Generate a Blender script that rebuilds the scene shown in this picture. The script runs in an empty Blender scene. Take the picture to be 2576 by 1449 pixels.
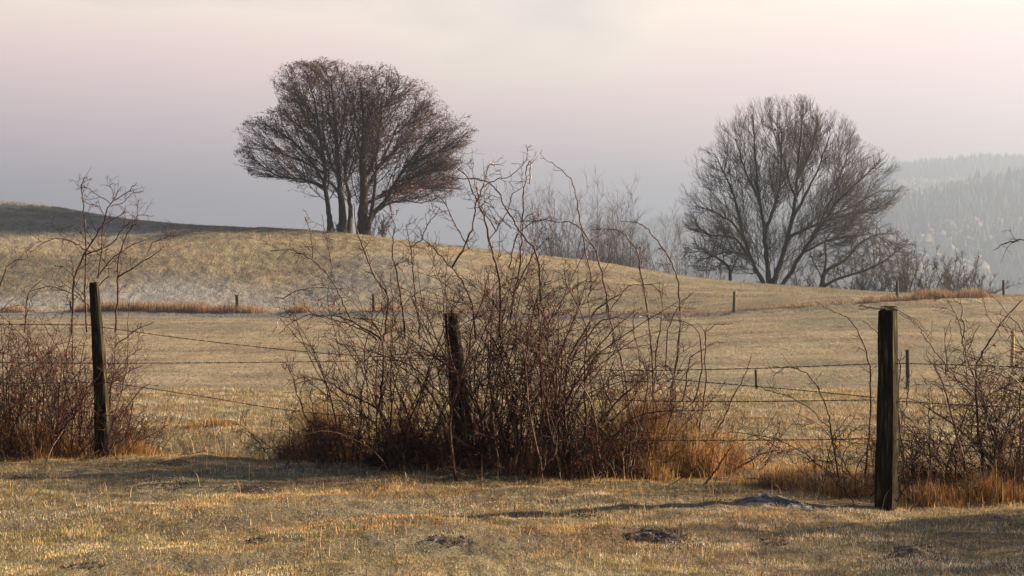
import bpy, math, random
import numpy as np
R = math.radians
C = bpy.context.scene
# ------------------------------------------------------------------ camera, sky, sun, exposure
F = 3578.0            # focal length in units of a 2576 px wide frame (50 mm lens)
EYE = 1.5             # eye height, ground at the fence is z = 0
HZ = 740.0            # eye level line in the frame
cam = bpy.data.objects.new('camera', bpy.data.cameras.new('camera'))
C.collection.objects.link(cam); C.camera = cam
cam.data.lens = 50; cam.data.sensor_width = 36; cam.data.shift_y = 15.5/2576
cam.data.clip_start = 0.1; cam.data.clip_end = 20000
cam.location = (0, 0, EYE); cam.rotation_euler = (R(90), 0, 0)

SUN_AZ, SUN_EL = 82, 22         # degrees to the right of the view axis (+Y), above the horizon
sun = bpy.data.objects.new('sun', bpy.data.lights.new('sun', 'SUN'))
C.collection.objects.link(sun)
sun.data.energy = 5.0; sun.data.angle = R(1.2); sun.data.color = (1, .74, .45)
sun.rotation_euler = (R(90-SUN_EL), 0, R(180-SUN_AZ))

w = bpy.data.worlds.new("World"); C.world = w; w.use_nodes = True
nt = w.node_tree; nt.nodes.clear()
def nd(t, **k):
    n = nt.nodes.new(t)
    for a, b in k.items():
        if a in ('ins',):
            for i, v in b.items(): n.inputs[i].default_value = v
        else: setattr(n, a, b)
    return n
def ln(a, i, b, j): nt.links.new(a.outputs[i], b.inputs[j])
out = nd('ShaderNodeOutputWorld')
sky = nd('ShaderNodeTexSky', sky_type='NISHITA', sun_disc=False, sun_elevation=R(SUN_EL), sun_rotation=R(SUN_AZ))
bg1 = nd('ShaderNodeBackground', ins={1: 0.05}); ln(sky, 0, bg1, 0)
tc = nd('ShaderNodeTexCoord'); sp = nd('ShaderNodeSeparateXYZ'); ln(tc, 'Generated', sp, 0)
mp = nd('ShaderNodeMapping'); mp.inputs['Scale'].default_value = (1, 1, 2.6); ln(tc, 'Generated', mp, 0)
nz = nd('ShaderNodeTexNoise', ins={'Scale': 3.4, 'Detail': 6.0, 'Roughness': .5}); ln(mp, 0, nz, 'Vector')
ad = nd('ShaderNodeMath', operation='MULTIPLY_ADD', ins={1: .22, 2: -.11}); ln(nz, 0, ad, 0)
su = nd('ShaderNodeMath', operation='ADD'); ln(sp, 'Z', su, 0); ln(ad, 0, su, 1)
rp = nd('ShaderNodeValToRGB'); ln(su, 0, rp, 0)
stops = [(0.0, (.38, .40, .45)), (.05, (.66, .57, .58)), (.10, (.93, .66, .65)), (.15, (1.0, .70, .62)), (.20, (.98, .79, .62)), (.27, (.45, .42, .42)), (.36, (.08, .13, .23))]
el = rp.color_ramp.elements
while len(el) < len(stops): el.new(.5)
for e, (p, c) in zip(el, stops): e.position = p; e.color = (*c, 1)
bg2 = nd('ShaderNodeBackground', ins={1: 1.0}); ln(rp, 0, bg2, 0)
# the fog bank is bright towards the valley and the sun, dim behind the viewer
dim = nd('ShaderNodeMapRange', interpolation_type='SMOOTHSTEP', ins={1: -.6, 2: .75, 3: .05, 4: .385}); ln(sp, 'Y', dim, 0); ln(dim, 0, bg2, 1)
mr = nd('ShaderNodeMapRange', interpolation_type='SMOOTHSTEP', ins={1: .24, 2: .5, 4: .38}); ln(sp, 'Z', mr, 0)
mx = nd('ShaderNodeMixShader'); ln(mr, 0, mx, 0); ln(bg2, 0, mx, 1); ln(bg1, 0, mx, 2); ln(mx, 0, out, 0)

C.view_settings.view_transform = 'Standard'; C.view_settings.look = 'None'
C.view_settings.exposure = 2.5; C.view_settings.gamma = 1.0
C.cycles.max_bounces = 6; C.cycles.diffuse_bounces = 3; C.cycles.volume_bounces = 1
C.cycles.use_denoising = True

# ------------------------------------------------------------------ helpers
def W(px, py, d): return np.array([(px-1288)/F*d, d, EYE+d*(HZ-py)/F])
ZOOM = {1: (0, 395, .3067), 2: (553, 142, .3271), 3: (1264, 221, .5093), 4: (0, 790, .3271), 5: (671.7, 379.3, .3271),
        6: (671.7, 774.4, .3598), 7: (1303.9, 711.2, .4361), 8: (1896.5, 711.2, .4362), 0: (0, 0, 1)}
def tr(z, pts):
    ox, oy, s = ZOOM[z]
    return [(ox+x*s, oy+y*s) for x, y in pts]

TAB = np.random.default_rng(7).random((256, 256))
def vnoise(x, y, s=0):
    x = np.asarray(x, float)+s*17.31; y = np.asarray(y, float)+s*9.77
    xi = np.floor(x).astype(int); yi = np.floor(y).astype(int)
    fx = x-xi; fy = y-yi; fx = fx*fx*(3-2*fx); fy = fy*fy*(3-2*fy)
    a = TAB[xi & 255, yi & 255]; b = TAB[(xi+1) & 255, yi & 255]; c = TAB[xi & 255, (yi+1) & 255]; d = TAB[(xi+1) & 255, (yi+1) & 255]
    return (a*(1-fx)+b*fx)*(1-fy)+(c*(1-fx)+d*fx)*fy
def fbm(x, y, o=3, s=0):
    t = 0; a = .5
    for k in range(o): t = t+a*vnoise(x*2**k, y*2**k, s+k*3); a *= .5
    return t/(1-.5**o)
def sst(a, b, x):
    t = np.clip((x-a)/(b-a), 0, 1); return t*t*(3-2*t)

def mesh_np(name, v, quads=None, tris=None, mat=None, parent=None, smooth=True, col=None):
    me = bpy.data.meshes.new(name)
    v = np.asarray(v, np.float32)
    nq = 0 if quads is None else len(quads); ntr = 0 if tris is None else len(tris)
    me.vertices.add(len(v)); me.vertices.foreach_set('co', v.ravel())
    idx = []; 
    if nq: idx.append(np.asarray(quads, np.int32).ravel())
    if ntr: idx.append(np.asarray(tris, np.int32).ravel())
    idx = np.concatenate(idx)
    me.loops.add(len(idx)); me.loops.foreach_set('vertex_index', idx)
    me.polygons.add(nq+ntr)
    st = np.concatenate([np.arange(nq)*4, nq*4+np.arange(ntr)*3]).astype(np.int32)
    me.polygons.foreach_set('loop_start', st)
    me.polygons.foreach_set('use_smooth', np.full(nq+ntr, smooth))
    me.update(calc_edges=True)
    if col is not None:
        ca = me.color_attributes.new('tint', 'FLOAT_COLOR', 'POINT')
        c4 = np.ones((len(v), 4), np.float32); c4[:, :3] = col; ca.data.foreach_set('color', c4.ravel())
    o = bpy.data.objects.new(name, me); C.collection.objects.link(o)
    if mat: me.materials.append(mat)
    if parent is not None:
        o.parent = parent
        o.location = (-parent.location[0], -parent.location[1], -parent.location[2])
    return o
def tag(o, label=None, cat=None, group=None, kind=None):
    if label: o['label'] = label
    if cat: o['category'] = cat
    if group: o['group'] = group
    if kind: o['kind'] = kind
    return o
def thing(name, label, cat, loc, group=None):
    o = bpy.data.objects.new(name, None); C.collection.objects.link(o); o.location = tuple(float(a) for a in loc)
    o.empty_display_size = .2
    return tag(o, label, cat, group)

class Tubes:
    """collects polylines, builds them as round tapered tubes in one mesh"""
    def __init__(s): s.L = {}
    def add(s, pts, rad, sides=4):
        pts = np.asarray(pts, float); rad = np.asarray(rad, float)*np.ones(len(pts))
        s.L.setdefault((len(pts), sides), []).append((pts, rad))
    def build(s, name, mat, parent=None):
        V = []; Q = []; T = []; off = 0
        for (n, S), lst in s.L.items():
            P = np.array([a for a, _ in lst]); r = np.array([b for _, b in lst]); M = len(lst)
            t = np.gradient(P, axis=1); t /= np.linalg.norm(t, axis=2, keepdims=True)+1e-12
            ov = P[:, -1]-P[:, 0]; ax = np.argmin(np.abs(ov), axis=1); ref = np.eye(3)[ax][:, None, :]
            a = np.cross(t, ref); a /= np.linalg.norm(a, axis=2, keepdims=True)+1e-12; b = np.cross(t, a)
            an = np.arange(S)*2*math.pi/S
            ring = P[:, :, None, :]+r[:, :, None, None]*(np.cos(an)[None, None, :, None]*a[:, :, None, :]+np.sin(an)[None, None, :, None]*b[:, :, None, :])
            V.append(ring.reshape(-1, 3))
            base = off+(np.arange(M)[:, None, None]*n+np.arange(n-1)[None, :, None])*S
            k = np.arange(S)[None, None, :]; k2 = (k+1) % S
            Q.append(np.stack([base+k, base+k2, base+S+k2, base+S+k], -1).reshape(-1, 4))
            if S == 3: caps = np.stack([off+(np.arange(M)*n+n-1)*S+j for j in range(3)], -1); T.append(caps)
            else:
                e = off+(np.arange(M)*n+n-1)*S
                for j in range(1, S-1): T.append(np.stack([e, e+j, e+j+1], -1))
            off += M*n*S
        if not V: return None
        return mesh_np(name, np.concatenate(V), np.concatenate(Q), np.concatenate(T), mat, parent)

# ------------------------------------------------------------------ materials
def mat(name, rough=.9, spec=.2):
    m = bpy.data.materials.new(name); m.use_nodes = True
    b = m.node_tree.nodes['Principled BSDF']; b.inputs['Roughness'].default_value = rough
    b.inputs['Specular IOR Level'].default_value = spec
    return m, m.node_tree, b
def noise_mat(name, cols, scale=5, detail=4, bump=.3, bdist=.02, bscale=None, rough=.9, stretch=(1, 1, 1), spec=.2, lo=.3, hi=.7):
    m, t, b = mat(name, rough, spec); N = t.nodes; L = t.links
    tc = N.new('ShaderNodeTexCoord'); mp = N.new('ShaderNodeMapping'); mp.inputs['Scale'].default_value = stretch
    L.new(tc.outputs['Object'], mp.inputs[0])
    n = N.new('ShaderNodeTexNoise'); n.inputs['Scale'].default_value = scale; n.inputs['Detail'].default_value = detail; n.inputs['Roughness'].default_value = .65
    L.new(mp.outputs[0], n.inputs['Vector'])
    r = N.new('ShaderNodeValToRGB'); e = r.color_ramp.elements
    while len(e) < len(cols): e.new(.5)
    for i, c in enumerate(cols): e[i].position = lo+(hi-lo)*i/(len(cols)-1); e[i].color = (*c, 1)
    L.new(n.outputs[0], r.inputs[0]); L.new(r.outputs[0], b.inputs['Base Color'])
    n2 = N.new('ShaderNodeTexNoise'); n2.inputs['Scale'].default_value = bscale or scale*3; n2.inputs['Detail'].default_value = 5
    L.new(mp.outputs[0], n2.inputs['Vector'])
    bp = N.new('ShaderNodeBump'); bp.inputs['Strength'].default_value = bump; bp.inputs['Distance'].default_value = bdist
    L.new(n2.outputs[0], bp.inputs['Height']); L.new(bp.outputs[0], b.inputs['Normal'])
    return m
def grass_mat(name, transl=.35):
    m = bpy.data.materials.new(name); m.use_nodes = True; t = m.node_tree; N = t.nodes; L = t.links
    N.remove(N['Principled BSDF']); o = N['Material Output']
    a = N.new('ShaderNodeAttribute'); a.attribute_name = 'tint'
    d = N.new('ShaderNodeBsdfDiffuse'); tl = N.new('ShaderNodeBsdfTranslucent'); mx = N.new('ShaderNodeMixShader')
    L.new(a.outputs['Color'], d.inputs[0]); L.new(a.outputs['Color'], tl.inputs[0])
    mx.inputs[0].default_value = transl; L.new(d.outputs[0], mx.inputs[1]); L.new(tl.outputs[0], mx.inputs[2]); L.new(mx.outputs[0], o.inputs[0])
    return m
M_grass = grass_mat('grass_blades')
M_bark = noise_mat('tree_bark', [(.018, .015, .013), (.05, .042, .034), (.09, .085, .06)], 3, bump=.6, stretch=(4, 4, 1))
M_twig_far = noise_mat('tree_twigs', [(.045, .035, .03), (.09, .072, .058)], 2)
M_beech = noise_mat('beech_twigs', [(.035, .022, .022), (.075, .048, .042)], 2)
M_leaf = noise_mat('withered_beech_leaves', [(.075, .042, .036), (.12, .068, .05)], 1)
M_leafred = noise_mat('russet_leaves', [(.25, .07, .025), (.32, .10, .04)], 1)
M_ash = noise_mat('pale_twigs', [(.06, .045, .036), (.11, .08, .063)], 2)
M_cane = noise_mat('rose_cane_bark', [(.012, .007, .006), (.036, .014, .010), (.10, .040, .026), (.26, .20, .18)], 22, bump=.4, bdist=.003, rough=.5, spec=.35, lo=.3, hi=.78)
M_twig = noise_mat('shrub_twig_bark', [(.009, .005, .004), (.034, .011, .008), (.13, .042, .025), (.34, .25, .22)], 12, bump=.3, bdist=.002, rough=.55, spec=.3, lo=.32, hi=.80)
M_frosty = noise_mat('frosted_twig_bark', [(.12, .08, .07), (.45, .40, .38), (.7, .66, .66)], 25, bump=.4, bdist=.003, rough=.6)
M_hip = noise_mat('rose_hip_skin', [(.30, .02, .012), (.5, .05, .02)], 40, rough=.35, spec=.5)
M_post = noise_mat('weathered_post_wood', [(.006, .005, .004), (.011, .009, .006), (.028, .023, .011), (.15, .12, .05)], 6, bump=.9, bdist=.012, stretch=(8, 8, .55), lo=.28, hi=.72)
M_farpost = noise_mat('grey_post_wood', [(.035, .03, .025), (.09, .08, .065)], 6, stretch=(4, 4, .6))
M_palepost = noise_mat('pale_post_wood', [(.25, .19, .11), (.38, .30, .18)], 6, stretch=(4, 4, .6))
M_wire = noise_mat('rusty_wire', [(.03, .022, .02), (.07, .045, .035)], 30, rough=.6, spec=.4)
M_soil = noise_mat('molehill_soil', [(.010, .008, .007), (.030, .022, .018), (.07, .055, .045), (.30, .31, .34)], 14, bump=1, bdist=.03, lo=.3, hi=.72)
M_frostsoil = noise_mat('frosted_mound_soil', [(.03, .027, .024), (.10, .095, .09), (.26, .26, .27)], 12, bump=1, bdist=.04, lo=.33, hi=.68)
M_stone = noise_mat('dark_stone', [(.012, .010, .009), (.035, .028, .024)], 8, bump=.8, bdist=.03)

def ground_mat():
    m, t, b = mat('pasture_ground', .95, .1); N = t.nodes; L = t.links
    g = N.new('ShaderNodeNewGeometry')
    def noise(scale, detail=4, sc=(1, 1, 1)):
        mp = N.new('ShaderNodeMapping'); mp.inputs['Scale'].default_value = sc; L.new(g.outputs['Position'], mp.inputs[0])
        n = N.new('ShaderNodeTexNoise'); n.inputs['Scale'].default_value = scale; n.inputs['Detail'].default_value = detail
        n.inputs['Roughness'].default_value = .65; L.new(mp.outputs[0], n.inputs['Vector']); return n.outputs[0]
    def ramp(src, st):
        r = N.new('ShaderNodeValToRGB'); e = r.color_ramp.elements
        while len(e) < len(st): e.new(.5)
        for q, (p, c) in zip(e, st): q.position = p; q.color = (*c, 1)
        L.new(src, r.inputs[0]); return r.outputs[0]
    def mix(f, a, c):
        x = N.new('ShaderNodeMix'); x.data_type = 'RGBA'; L.new(f, x.inputs[0]); L.new(a, x.inputs[6]); L.new(c, x.inputs[7]); return x.outputs[2]
    at = N.new('ShaderNodeAttribute'); at.attribute_name = 'tint'
    fine = ramp(noise(9, 6, (1, .45, 1)), [(.3, (.62, .60, .55)), (.5, (.93, .93, .92)), (.7, (1.3, 1.27, 1.2))])
    mul = N.new('ShaderNodeMix'); mul.data_type = 'RGBA'; mul.blend_type = 'MULTIPLY'; mul.inputs[0].default_value = 1
    L.new(at.outputs['Color'], mul.inputs[6]); L.new(fine, mul.inputs[7])
    f2 = ramp(noise(70, 5, (1, .6, 1)), [(.3, (.35, .33, .28)), (.5, (.9, .88, .85)), (.68, (1.6, 1.5, 1.35))])
    mu2 = N.new('ShaderNodeMix'); mu2.data_type = 'RGBA'; mu2.blend_type = 'MULTIPLY'; mu2.inputs[0].default_value = .8
    L.new(mul.outputs[2], mu2.inputs[6]); L.new(f2, mu2.inputs[7]); L.new(mu2.outputs[2], b.inputs['Base Color'])
    bp = N.new('ShaderNodeBump'); bp.inputs['Strength'].default_value = 1; bp.inputs['Distance'].default_value = .10
    L.new(noise(5, 8, (1, .6, 1)), bp.inputs['Height']); L.new(bp.outputs[0], b.inputs['Normal'])
    return m
M_ground = ground_mat()

# ------------------------------------------------------------------ terrain height
# skyline of the pasture: (frame x, frame y, distance)
CREST = [(-2600, 560, 120), (-1200, 500, 122), (-400, 500, 118), (0, 510, 117), (100, 515, 117), (200, 532, 116.5), (350, 555, 116), (600, 580, 114), (850, 590, 112), (950, 598, 111),
         (1040, 612, 110), (1270, 636, 108), (1500, 660, 107), (1700, 690, 106), (1850, 708, 106), (2080, 726, 106), (2250, 738, 106), (2400, 743, 105), (2576, 743, 100), (3200, 748, 95), (5200, 760, 95)]
# foot of the bank under the far fence
BANK = [(-2600, 800, 86), (0, 798, 86), (700, 799, 85), (1300, 799, 83), (1700, 797, 80), (1850, 791, 78), (2070, 780, 77), (2280, 769, 77), (2576, 757, 80), (3200, 760, 80), (5200, 765, 80)]
# far ridges across the valley: (x, y of nearer ridge, y of farther ridge)
RIDGE = [(-2600, 900, 800), (1000, 820, 790), (1400, 800, 690), (1600, 760, 582), (1700, 720, 562), (1900, 640, 530), (2100, 560, 500), (2230, 520, 432), (2400, 482, 415), (2576, 462, 408), (3200, 430, 400), (5200, 420, 400)]
YS = np.concatenate([np.arange(0, 30, .5), np.arange(30, 150, .5), np.geomspace(150, 6000, 160)])
US = np.linspace(-1.05, 1.05, 421)
def pchip(xk, yk, x):
    h = np.diff(xk); d = np.diff(yk)/h; m = np.zeros(len(xk))
    for i in range(1, len(xk)-1):
        if d[i-1]*d[i] > 0:
            w1 = 2*h[i]+h[i-1]; w2 = h[i]+2*h[i-1]; m[i] = (w1+w2)/(w1/d[i-1]+w2/d[i])
    m[0] = d[0]; m[-1] = d[-1]
    k = np.clip(np.searchsorted(xk, x)-1, 0, len(h)-1); t = (x-xk[k])/h[k]
    return ((1+2*t)*(1-t)**2*yk[k]+t*(1-t)**2*h[k]*m[k]+t*t*(3-2*t)*yk[k+1]+t*t*(t-1)*h[k]*m[k+1])
def zz(py, d): return EYE+d*(HZ-py)/F
def smooth1(a, k=5):
    ker = np.hanning(2*k+3)[1:-1]; ker /= ker.sum(); return np.convolve(np.pad(a, k, 'edge'), ker, 'valid')
PX = US*F+1288
cy, cd = smooth1(np.interp(PX, [a[0] for a in CREST], [a[1] for a in CREST])), smooth1(np.interp(PX, [a[0] for a in CREST], [a[2] for a in CREST]))
by, bd = smooth1(np.interp(PX, [a[0] for a in BANK], [a[1] for a in BANK])), smooth1(np.interp(PX, [a[0] for a in BANK], [a[2] for a in BANK]))
r1, r2 = smooth1(np.interp(PX, [a[0] for a in RIDGE], [a[1] for a in RIDGE])), smooth1(np.interp(PX, [a[0] for a in RIDGE], [a[2] for a in RIDGE]))
ZT = np.zeros((len(US), len(YS)))
for i in range(len(US)):
    zb = zz(by[i], bd[i]); zc = zz(cy[i], cd[i]); dc = cd[i]; db = bd[i]
    bank = .30
    hm = zb+bank+(zc-zb-bank)*.62
    kn = [(0, 0), (10, 0), (19, 0), (22.3, -.03), (26, -.45), (31, -1.05), (37, -1.08), (46, -.86), (db-6, zb-.02), (db-.3, zb), (db+.55, zb+bank), (db+3, zb+bank+.12*(1 if zc-zb > 1 else .2))]
    kn += [(db+(dc-db)*.55, hm), (dc-4, zc-.10), (dc, zc), (dc+5, zc-.35), (dc+16, zc-2.6), (dc+50, min(zc-12, -6)), (420, -62), (1000, -85),
           (1500, max(-70, zz(r1[i], 1500)-60)), (2000, zz(r1[i], 2000)), (2300, zz(r1[i], 2300)-25), (3100, zz(r2[i], 3100)), (4200, zz(r2[i], 3100)+20), (6000, zz(r2[i], 3100))]
    a = np.array(kn); ZT[i] = pchip(a[:, 0], a[:, 1], YS)
MOUNDS = []      # (x, y, radius, height) swellings added to the sheet
def zbase(x, y):
    yy = np.clip(y, 0, 5999); u = np.clip(x/np.maximum(yy, 1), US[0], US[-1]-1e-6)
    fi = (u-US[0])/(US[1]-US[0]); i = fi.astype(int); fi = fi-i
    j = np.clip(np.searchsorted(YS, yy, side='right')-1, 0, len(YS)-2); fj = (yy-YS[j])/(YS[j+1]-YS[j])
    return (ZT[i, j]*(1-fi)+ZT[i+1, j]*fi)*(1-fj)+(ZT[i, j+1]*(1-fi)+ZT[i+1, j+1]*fi)*fj
def zg(x, y):
    x = np.atleast_1d(np.asarray(x, float)); y = np.atleast_1d(np.asarray(y, float))
    z = zbase(x, y)
    near = 1-sst(24, 40, y); far = sst(30, 60, y)*(1-sst(160, 400, y))
    z = z+near*((fbm(x*.5, y*.5, 2, 1)-.5)*.10+(fbm(x*2.3, y*2.3, 2, 4)-.5)*.06+(fbm(x*6.5, y*5, 2, 6)-.5)*.032)
    # shallow ditch just behind the fence, open on the left, closing to the right
    dy = 13.9+.25*np.sin(x*.9)+x*-.03
    z = z-.20*np.exp(-((y-dy)/.42)**2)*sst(2.0, -1.2, x)*(.6+.4*vnoise(x*1.5, y*.5, 9))*near
    z = z+.10*np.exp(-((y-dy-1.0)/.5)**2)*sst(0, -1.4, x)*near
    # tussocky far hill
    rough = far*(.35+.65*sst(84, 90, y))*(1-.55*sst(-5, 18, x))
    z = z+rough*((fbm(x*.9, y*.7, 2, 11)-.5)*.07+(fbm(x*2.3, y*2.0, 2, 14)-.5)*.13)+far*.8*np.exp(-((x+21)/7)**2-((y-101)/8)**2)+far*.7*np.exp(-((x+8)/5)**2-((y-95)/6)**2)+far*(fbm(x*.07, y*.06, 2, 20)-.5)*.45*sst(38, 60, y)+far*(1-sst(78, 86, y))*(fbm(x*.8, y*.5, 3, 25)-.5)*.13
    z = z+sst(400, 900, y)*(fbm(x*.006, y*.006, 3, 30)-.5)*26
    return z

def ground_tint(x, y):
    n1 = fbm(x*.35, y*.35, 3, 40)[:, None]; n2 = fbm(x*1.4, y*1.1, 3, 50)[:, None]; n3 = fbm(x*.08, y*.12, 2, 60)[:, None]
    straw = np.array([.245, .187, .122]); green = np.array([.145, .142, .085]); brown = np.array([.20, .12, .06]); frost = np.array([.27, .30, .35])
    gm = .42+.30*sst(.35, .7, n1)
    c = straw*(1-gm)+green*gm
    c = c*(1-.35*sst(.5, .75, n2))+brown*.35*sst(.5, .75, n2)
    left = (sst(8, -30, x)*sst(82, 92, y))[:, None]
    ru = (np.exp(-((y-37)/5)**2)*sst(.15, .22, x/np.maximum(y, 1))*sst(.42, .6, fbm(x*.5, y*.25, 2, 140)))[:, None]
    c = c*(1-.7*ru)+np.array([.24, .13, .06])*.7*ru
    c = c*(.80+.40*sst(.3, .7, fbm(x*.16, y*.5, 3, 150)))[:, None]*(.85+.3*sst(.35, .65, fbm(x*.9, y*2.2, 2, 160)))[:, None]
    frost_shade = (.16+.60*left*sst(.38, .66, n3*.85+n2*.15))  # thin frost everywhere; on the left hill its blue also paints in the shade
    c = c*(1-frost_shade)+frost*frost_shade
    far = sst(300, 700, y)[:, None]; wood = np.array([.12, .12, .085])
    c = c*(1-far)+wood*far
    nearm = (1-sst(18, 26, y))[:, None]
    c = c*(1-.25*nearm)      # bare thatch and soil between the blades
    # frosted foot of the bank, with its dark blue shade painted into the tint
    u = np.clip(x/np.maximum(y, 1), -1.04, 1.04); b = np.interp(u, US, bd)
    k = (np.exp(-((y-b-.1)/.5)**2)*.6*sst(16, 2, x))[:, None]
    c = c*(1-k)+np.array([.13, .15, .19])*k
    return c

th = np.concatenate([np.linspace(-180, -24, 60)[:-1], np.linspace(-24, 24, 620), np.linspace(24, 180, 60)[1:]])
rr = np.concatenate([[.05, .6, 1.5, 3, 5], np.arange(6, 24, .09), np.arange(24, 74, .32), np.arange(74, 120, .16), np.geomspace(120, 5000, 130)])
TH, RR = np.meshgrid(R(1)*th, rr, indexing='ij')
kk = .012+.988*sst(40, 27, np.abs(np.degrees(TH)))      # the sheet reaches the far hills only where the view opens; elsewhere it ends in the fields
RR = np.where(RR > 110, 110+(RR-110)*kk, RR)
gx = (RR*np.sin(TH)).ravel(); gy = (RR*np.cos(TH)).ravel()
i, j = np.meshgrid(np.arange(len(th)-1), np.arange(len(rr)-1), indexing='ij'); nR = len(rr)
q = np.stack([i*nR+j, i*nR+j+1, (i+1)*nR+j+1, (i+1)*nR+j], -1).reshape(-1, 4)
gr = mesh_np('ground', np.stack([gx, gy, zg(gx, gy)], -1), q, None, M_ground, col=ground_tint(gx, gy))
tag(gr, 'rolling frosted pasture sloping up to a low hill', None, None, 'structure')

# ------------------------------------------------------------------ grass
STRAW, GREEN, ORANGE, FROST, OLIVE = map(np.array, ([.68, .48, .25], [.27, .28, .10], [.56, .29, .10], [.78, .75, .70], [.46, .34, .09]))
def blades(name, x, y, h, wd, col, lean=.4, seed=0, mat=M_grass, three=False, dirx=0, z=None, parent=None, dz=-.01, label=None, kind='stuff', cat=None):
    g = np.random.default_rng(seed); n = len(x); z = zg(x, y) if z is None else z
    yaw = g.uniform(0, 2*math.pi, n); la = g.uniform(0, 2*math.pi, n); lm = np.abs(g.normal(0, lean, n))*h
    wx = np.cos(yaw)*wd/2; wy = np.sin(yaw)*wd/2; lx = np.cos(la)*lm+dirx*h; ly = np.sin(la)*lm
    b = np.stack([x, y, z+dz], -1); wv = np.stack([wx, wy, 0*wx], -1)
    tip = b+np.stack([lx, ly, np.sqrt(np.maximum(h*h-lx*lx-ly*ly, (h*.18)**2))], -1)
    if three:
        v = np.stack([b-wv, b+wv, tip], 1).reshape(-1, 3); t = np.arange(n*3).reshape(-1, 3)
        c = np.repeat(col, 3, 0); return mesh_np(name, v, None, t, mat, parent, False, c)
    mid = b+(tip-b)*.55+np.stack([-lx*.18, -ly*.18, h*.06], -1)
    v = np.stack([b-wv, b+wv, mid-wv*.8, mid+wv*.8, tip], 1).reshape(-1, 3); k = np.arange(n)[:, None]*5
    return mesh_np(name, v, k+np.array([[0, 1, 3, 2]]), k+np.array([[2, 3, 4]]), mat, parent, False, np.repeat(col, 5, 0))
def near_cols(x, y, g):
    n = len(x); a = fbm(x*.7, y*.9, 3, 70); b = fbm(x*2.2, y*2.2, 2, 77); rn = g.random(n)
    f = np.zeros((n, 3)); 
    wS = .9+0*a; wG = .48+1.3*sst(.46, .64, a); wO = .15+1.6*sst(.5, .7, b)*sst(.62, .40, a); wF = .42+.9*sst(.5, .3, b)
    fence = np.exp(-((y-(12.1-x*.25))/.9)**2)     # the rough strip along the fence is orange and olive
    wO = wO+1.5*fence; wF = wF*(1-.75*fence); wG = wG*(1-.5*fence); wL = 1.3*fence+.25
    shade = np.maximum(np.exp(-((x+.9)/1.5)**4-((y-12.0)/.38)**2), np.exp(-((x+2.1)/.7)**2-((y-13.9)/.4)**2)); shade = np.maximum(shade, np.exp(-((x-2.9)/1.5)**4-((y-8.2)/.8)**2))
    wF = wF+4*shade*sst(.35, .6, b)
    pt = sst(.5, .64, fbm(x*1.7+9, y*2.1, 2, 123)); wO = wO+.5*pt
    tot = wS+wG+wO+wF+wL; r = rn*tot
    pick = (r > wS).astype(int)+(r > wS+wG)+(r > wS+wG+wO)+(r > wS+wG+wO+wF)
    pal = np.stack([STRAW, GREEN, ORANGE, FROST, OLIVE]); c = pal[pick]
    c = c*(.45+.85*g.random(n))[:, None]*(.72+.56*sst(.38, .62, fbm(x*4.1, y*4.6, 3, 131)))[:, None]
    return c
g = np.random.default_rng(3)
def scatter(n, y0, y1, u=.375, p=0):
    y = np.sqrt(g.uniform(y0**2, y1**2, n)) if p == 0 else g.uniform(y0, y1, n)
    return g.uniform(-u, u, n)*y, y
x, y = scatter(1250000, 6.6, 15.5, p=1)
keep = g.random(len(x)) < .35+.65*sst(.30, .5, fbm(x*1.2, y*1.2, 2, 5)); x, y = x[keep], y[keep]
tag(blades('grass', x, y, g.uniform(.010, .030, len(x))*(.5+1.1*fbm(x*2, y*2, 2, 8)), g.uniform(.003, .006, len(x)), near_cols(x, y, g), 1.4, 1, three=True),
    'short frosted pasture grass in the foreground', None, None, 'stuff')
x, y = scatter(26000, 6.6, 15, p=1); k = fbm(x*1.3, y*1.3, 2, 33) > .45; x, y = x[k], y[k]
cc = np.array([[.62, .47, .27], [.40, .22, .09], [.16, .10, .06], [.25, .24, .09]])[g.integers(0, 4, len(x))]*(.5+.6*g.random(len(x)))[:, None]
tag(blades('dead_grass', x, y, g.uniform(.03, .075, len(x)), g.uniform(.003, .006, len(x)), cc, 1.3, 21, dz=.004), 'longer bent and flattened dead blades lying in the near turf', None, None, 'stuff')
x, y = scatter(260000, 14, 25)
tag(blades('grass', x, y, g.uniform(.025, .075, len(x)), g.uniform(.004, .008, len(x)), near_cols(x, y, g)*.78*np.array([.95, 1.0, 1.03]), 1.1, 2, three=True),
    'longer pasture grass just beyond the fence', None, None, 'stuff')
# far field and hill tufts
x, y = scatter(420000, 34, 126, .38)
bl = np.interp(x/y, US, bd); hill = y > bl
keep = (g.random(len(x)) < .25+.75*sst(.42, .6, fbm(x*.9, y*.6, 3, 11))) & ~(np.abs(y-bl) < .6); x, y, hill = x[keep], y[keep], hill[keep]
cc = ground_tint(x, y)*1.25*(.7+.6*g.random(len(x)))[:, None]
tag(blades('grass', x, y, g.uniform(.04, .13, len(x))*np.where(hill, 1.15, .55), g.uniform(.02, .05, len(x)), cc, .9, 3, three=True),
    'tussocky frosted grass over the far field and hill', None, None, 'stuff')
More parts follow.
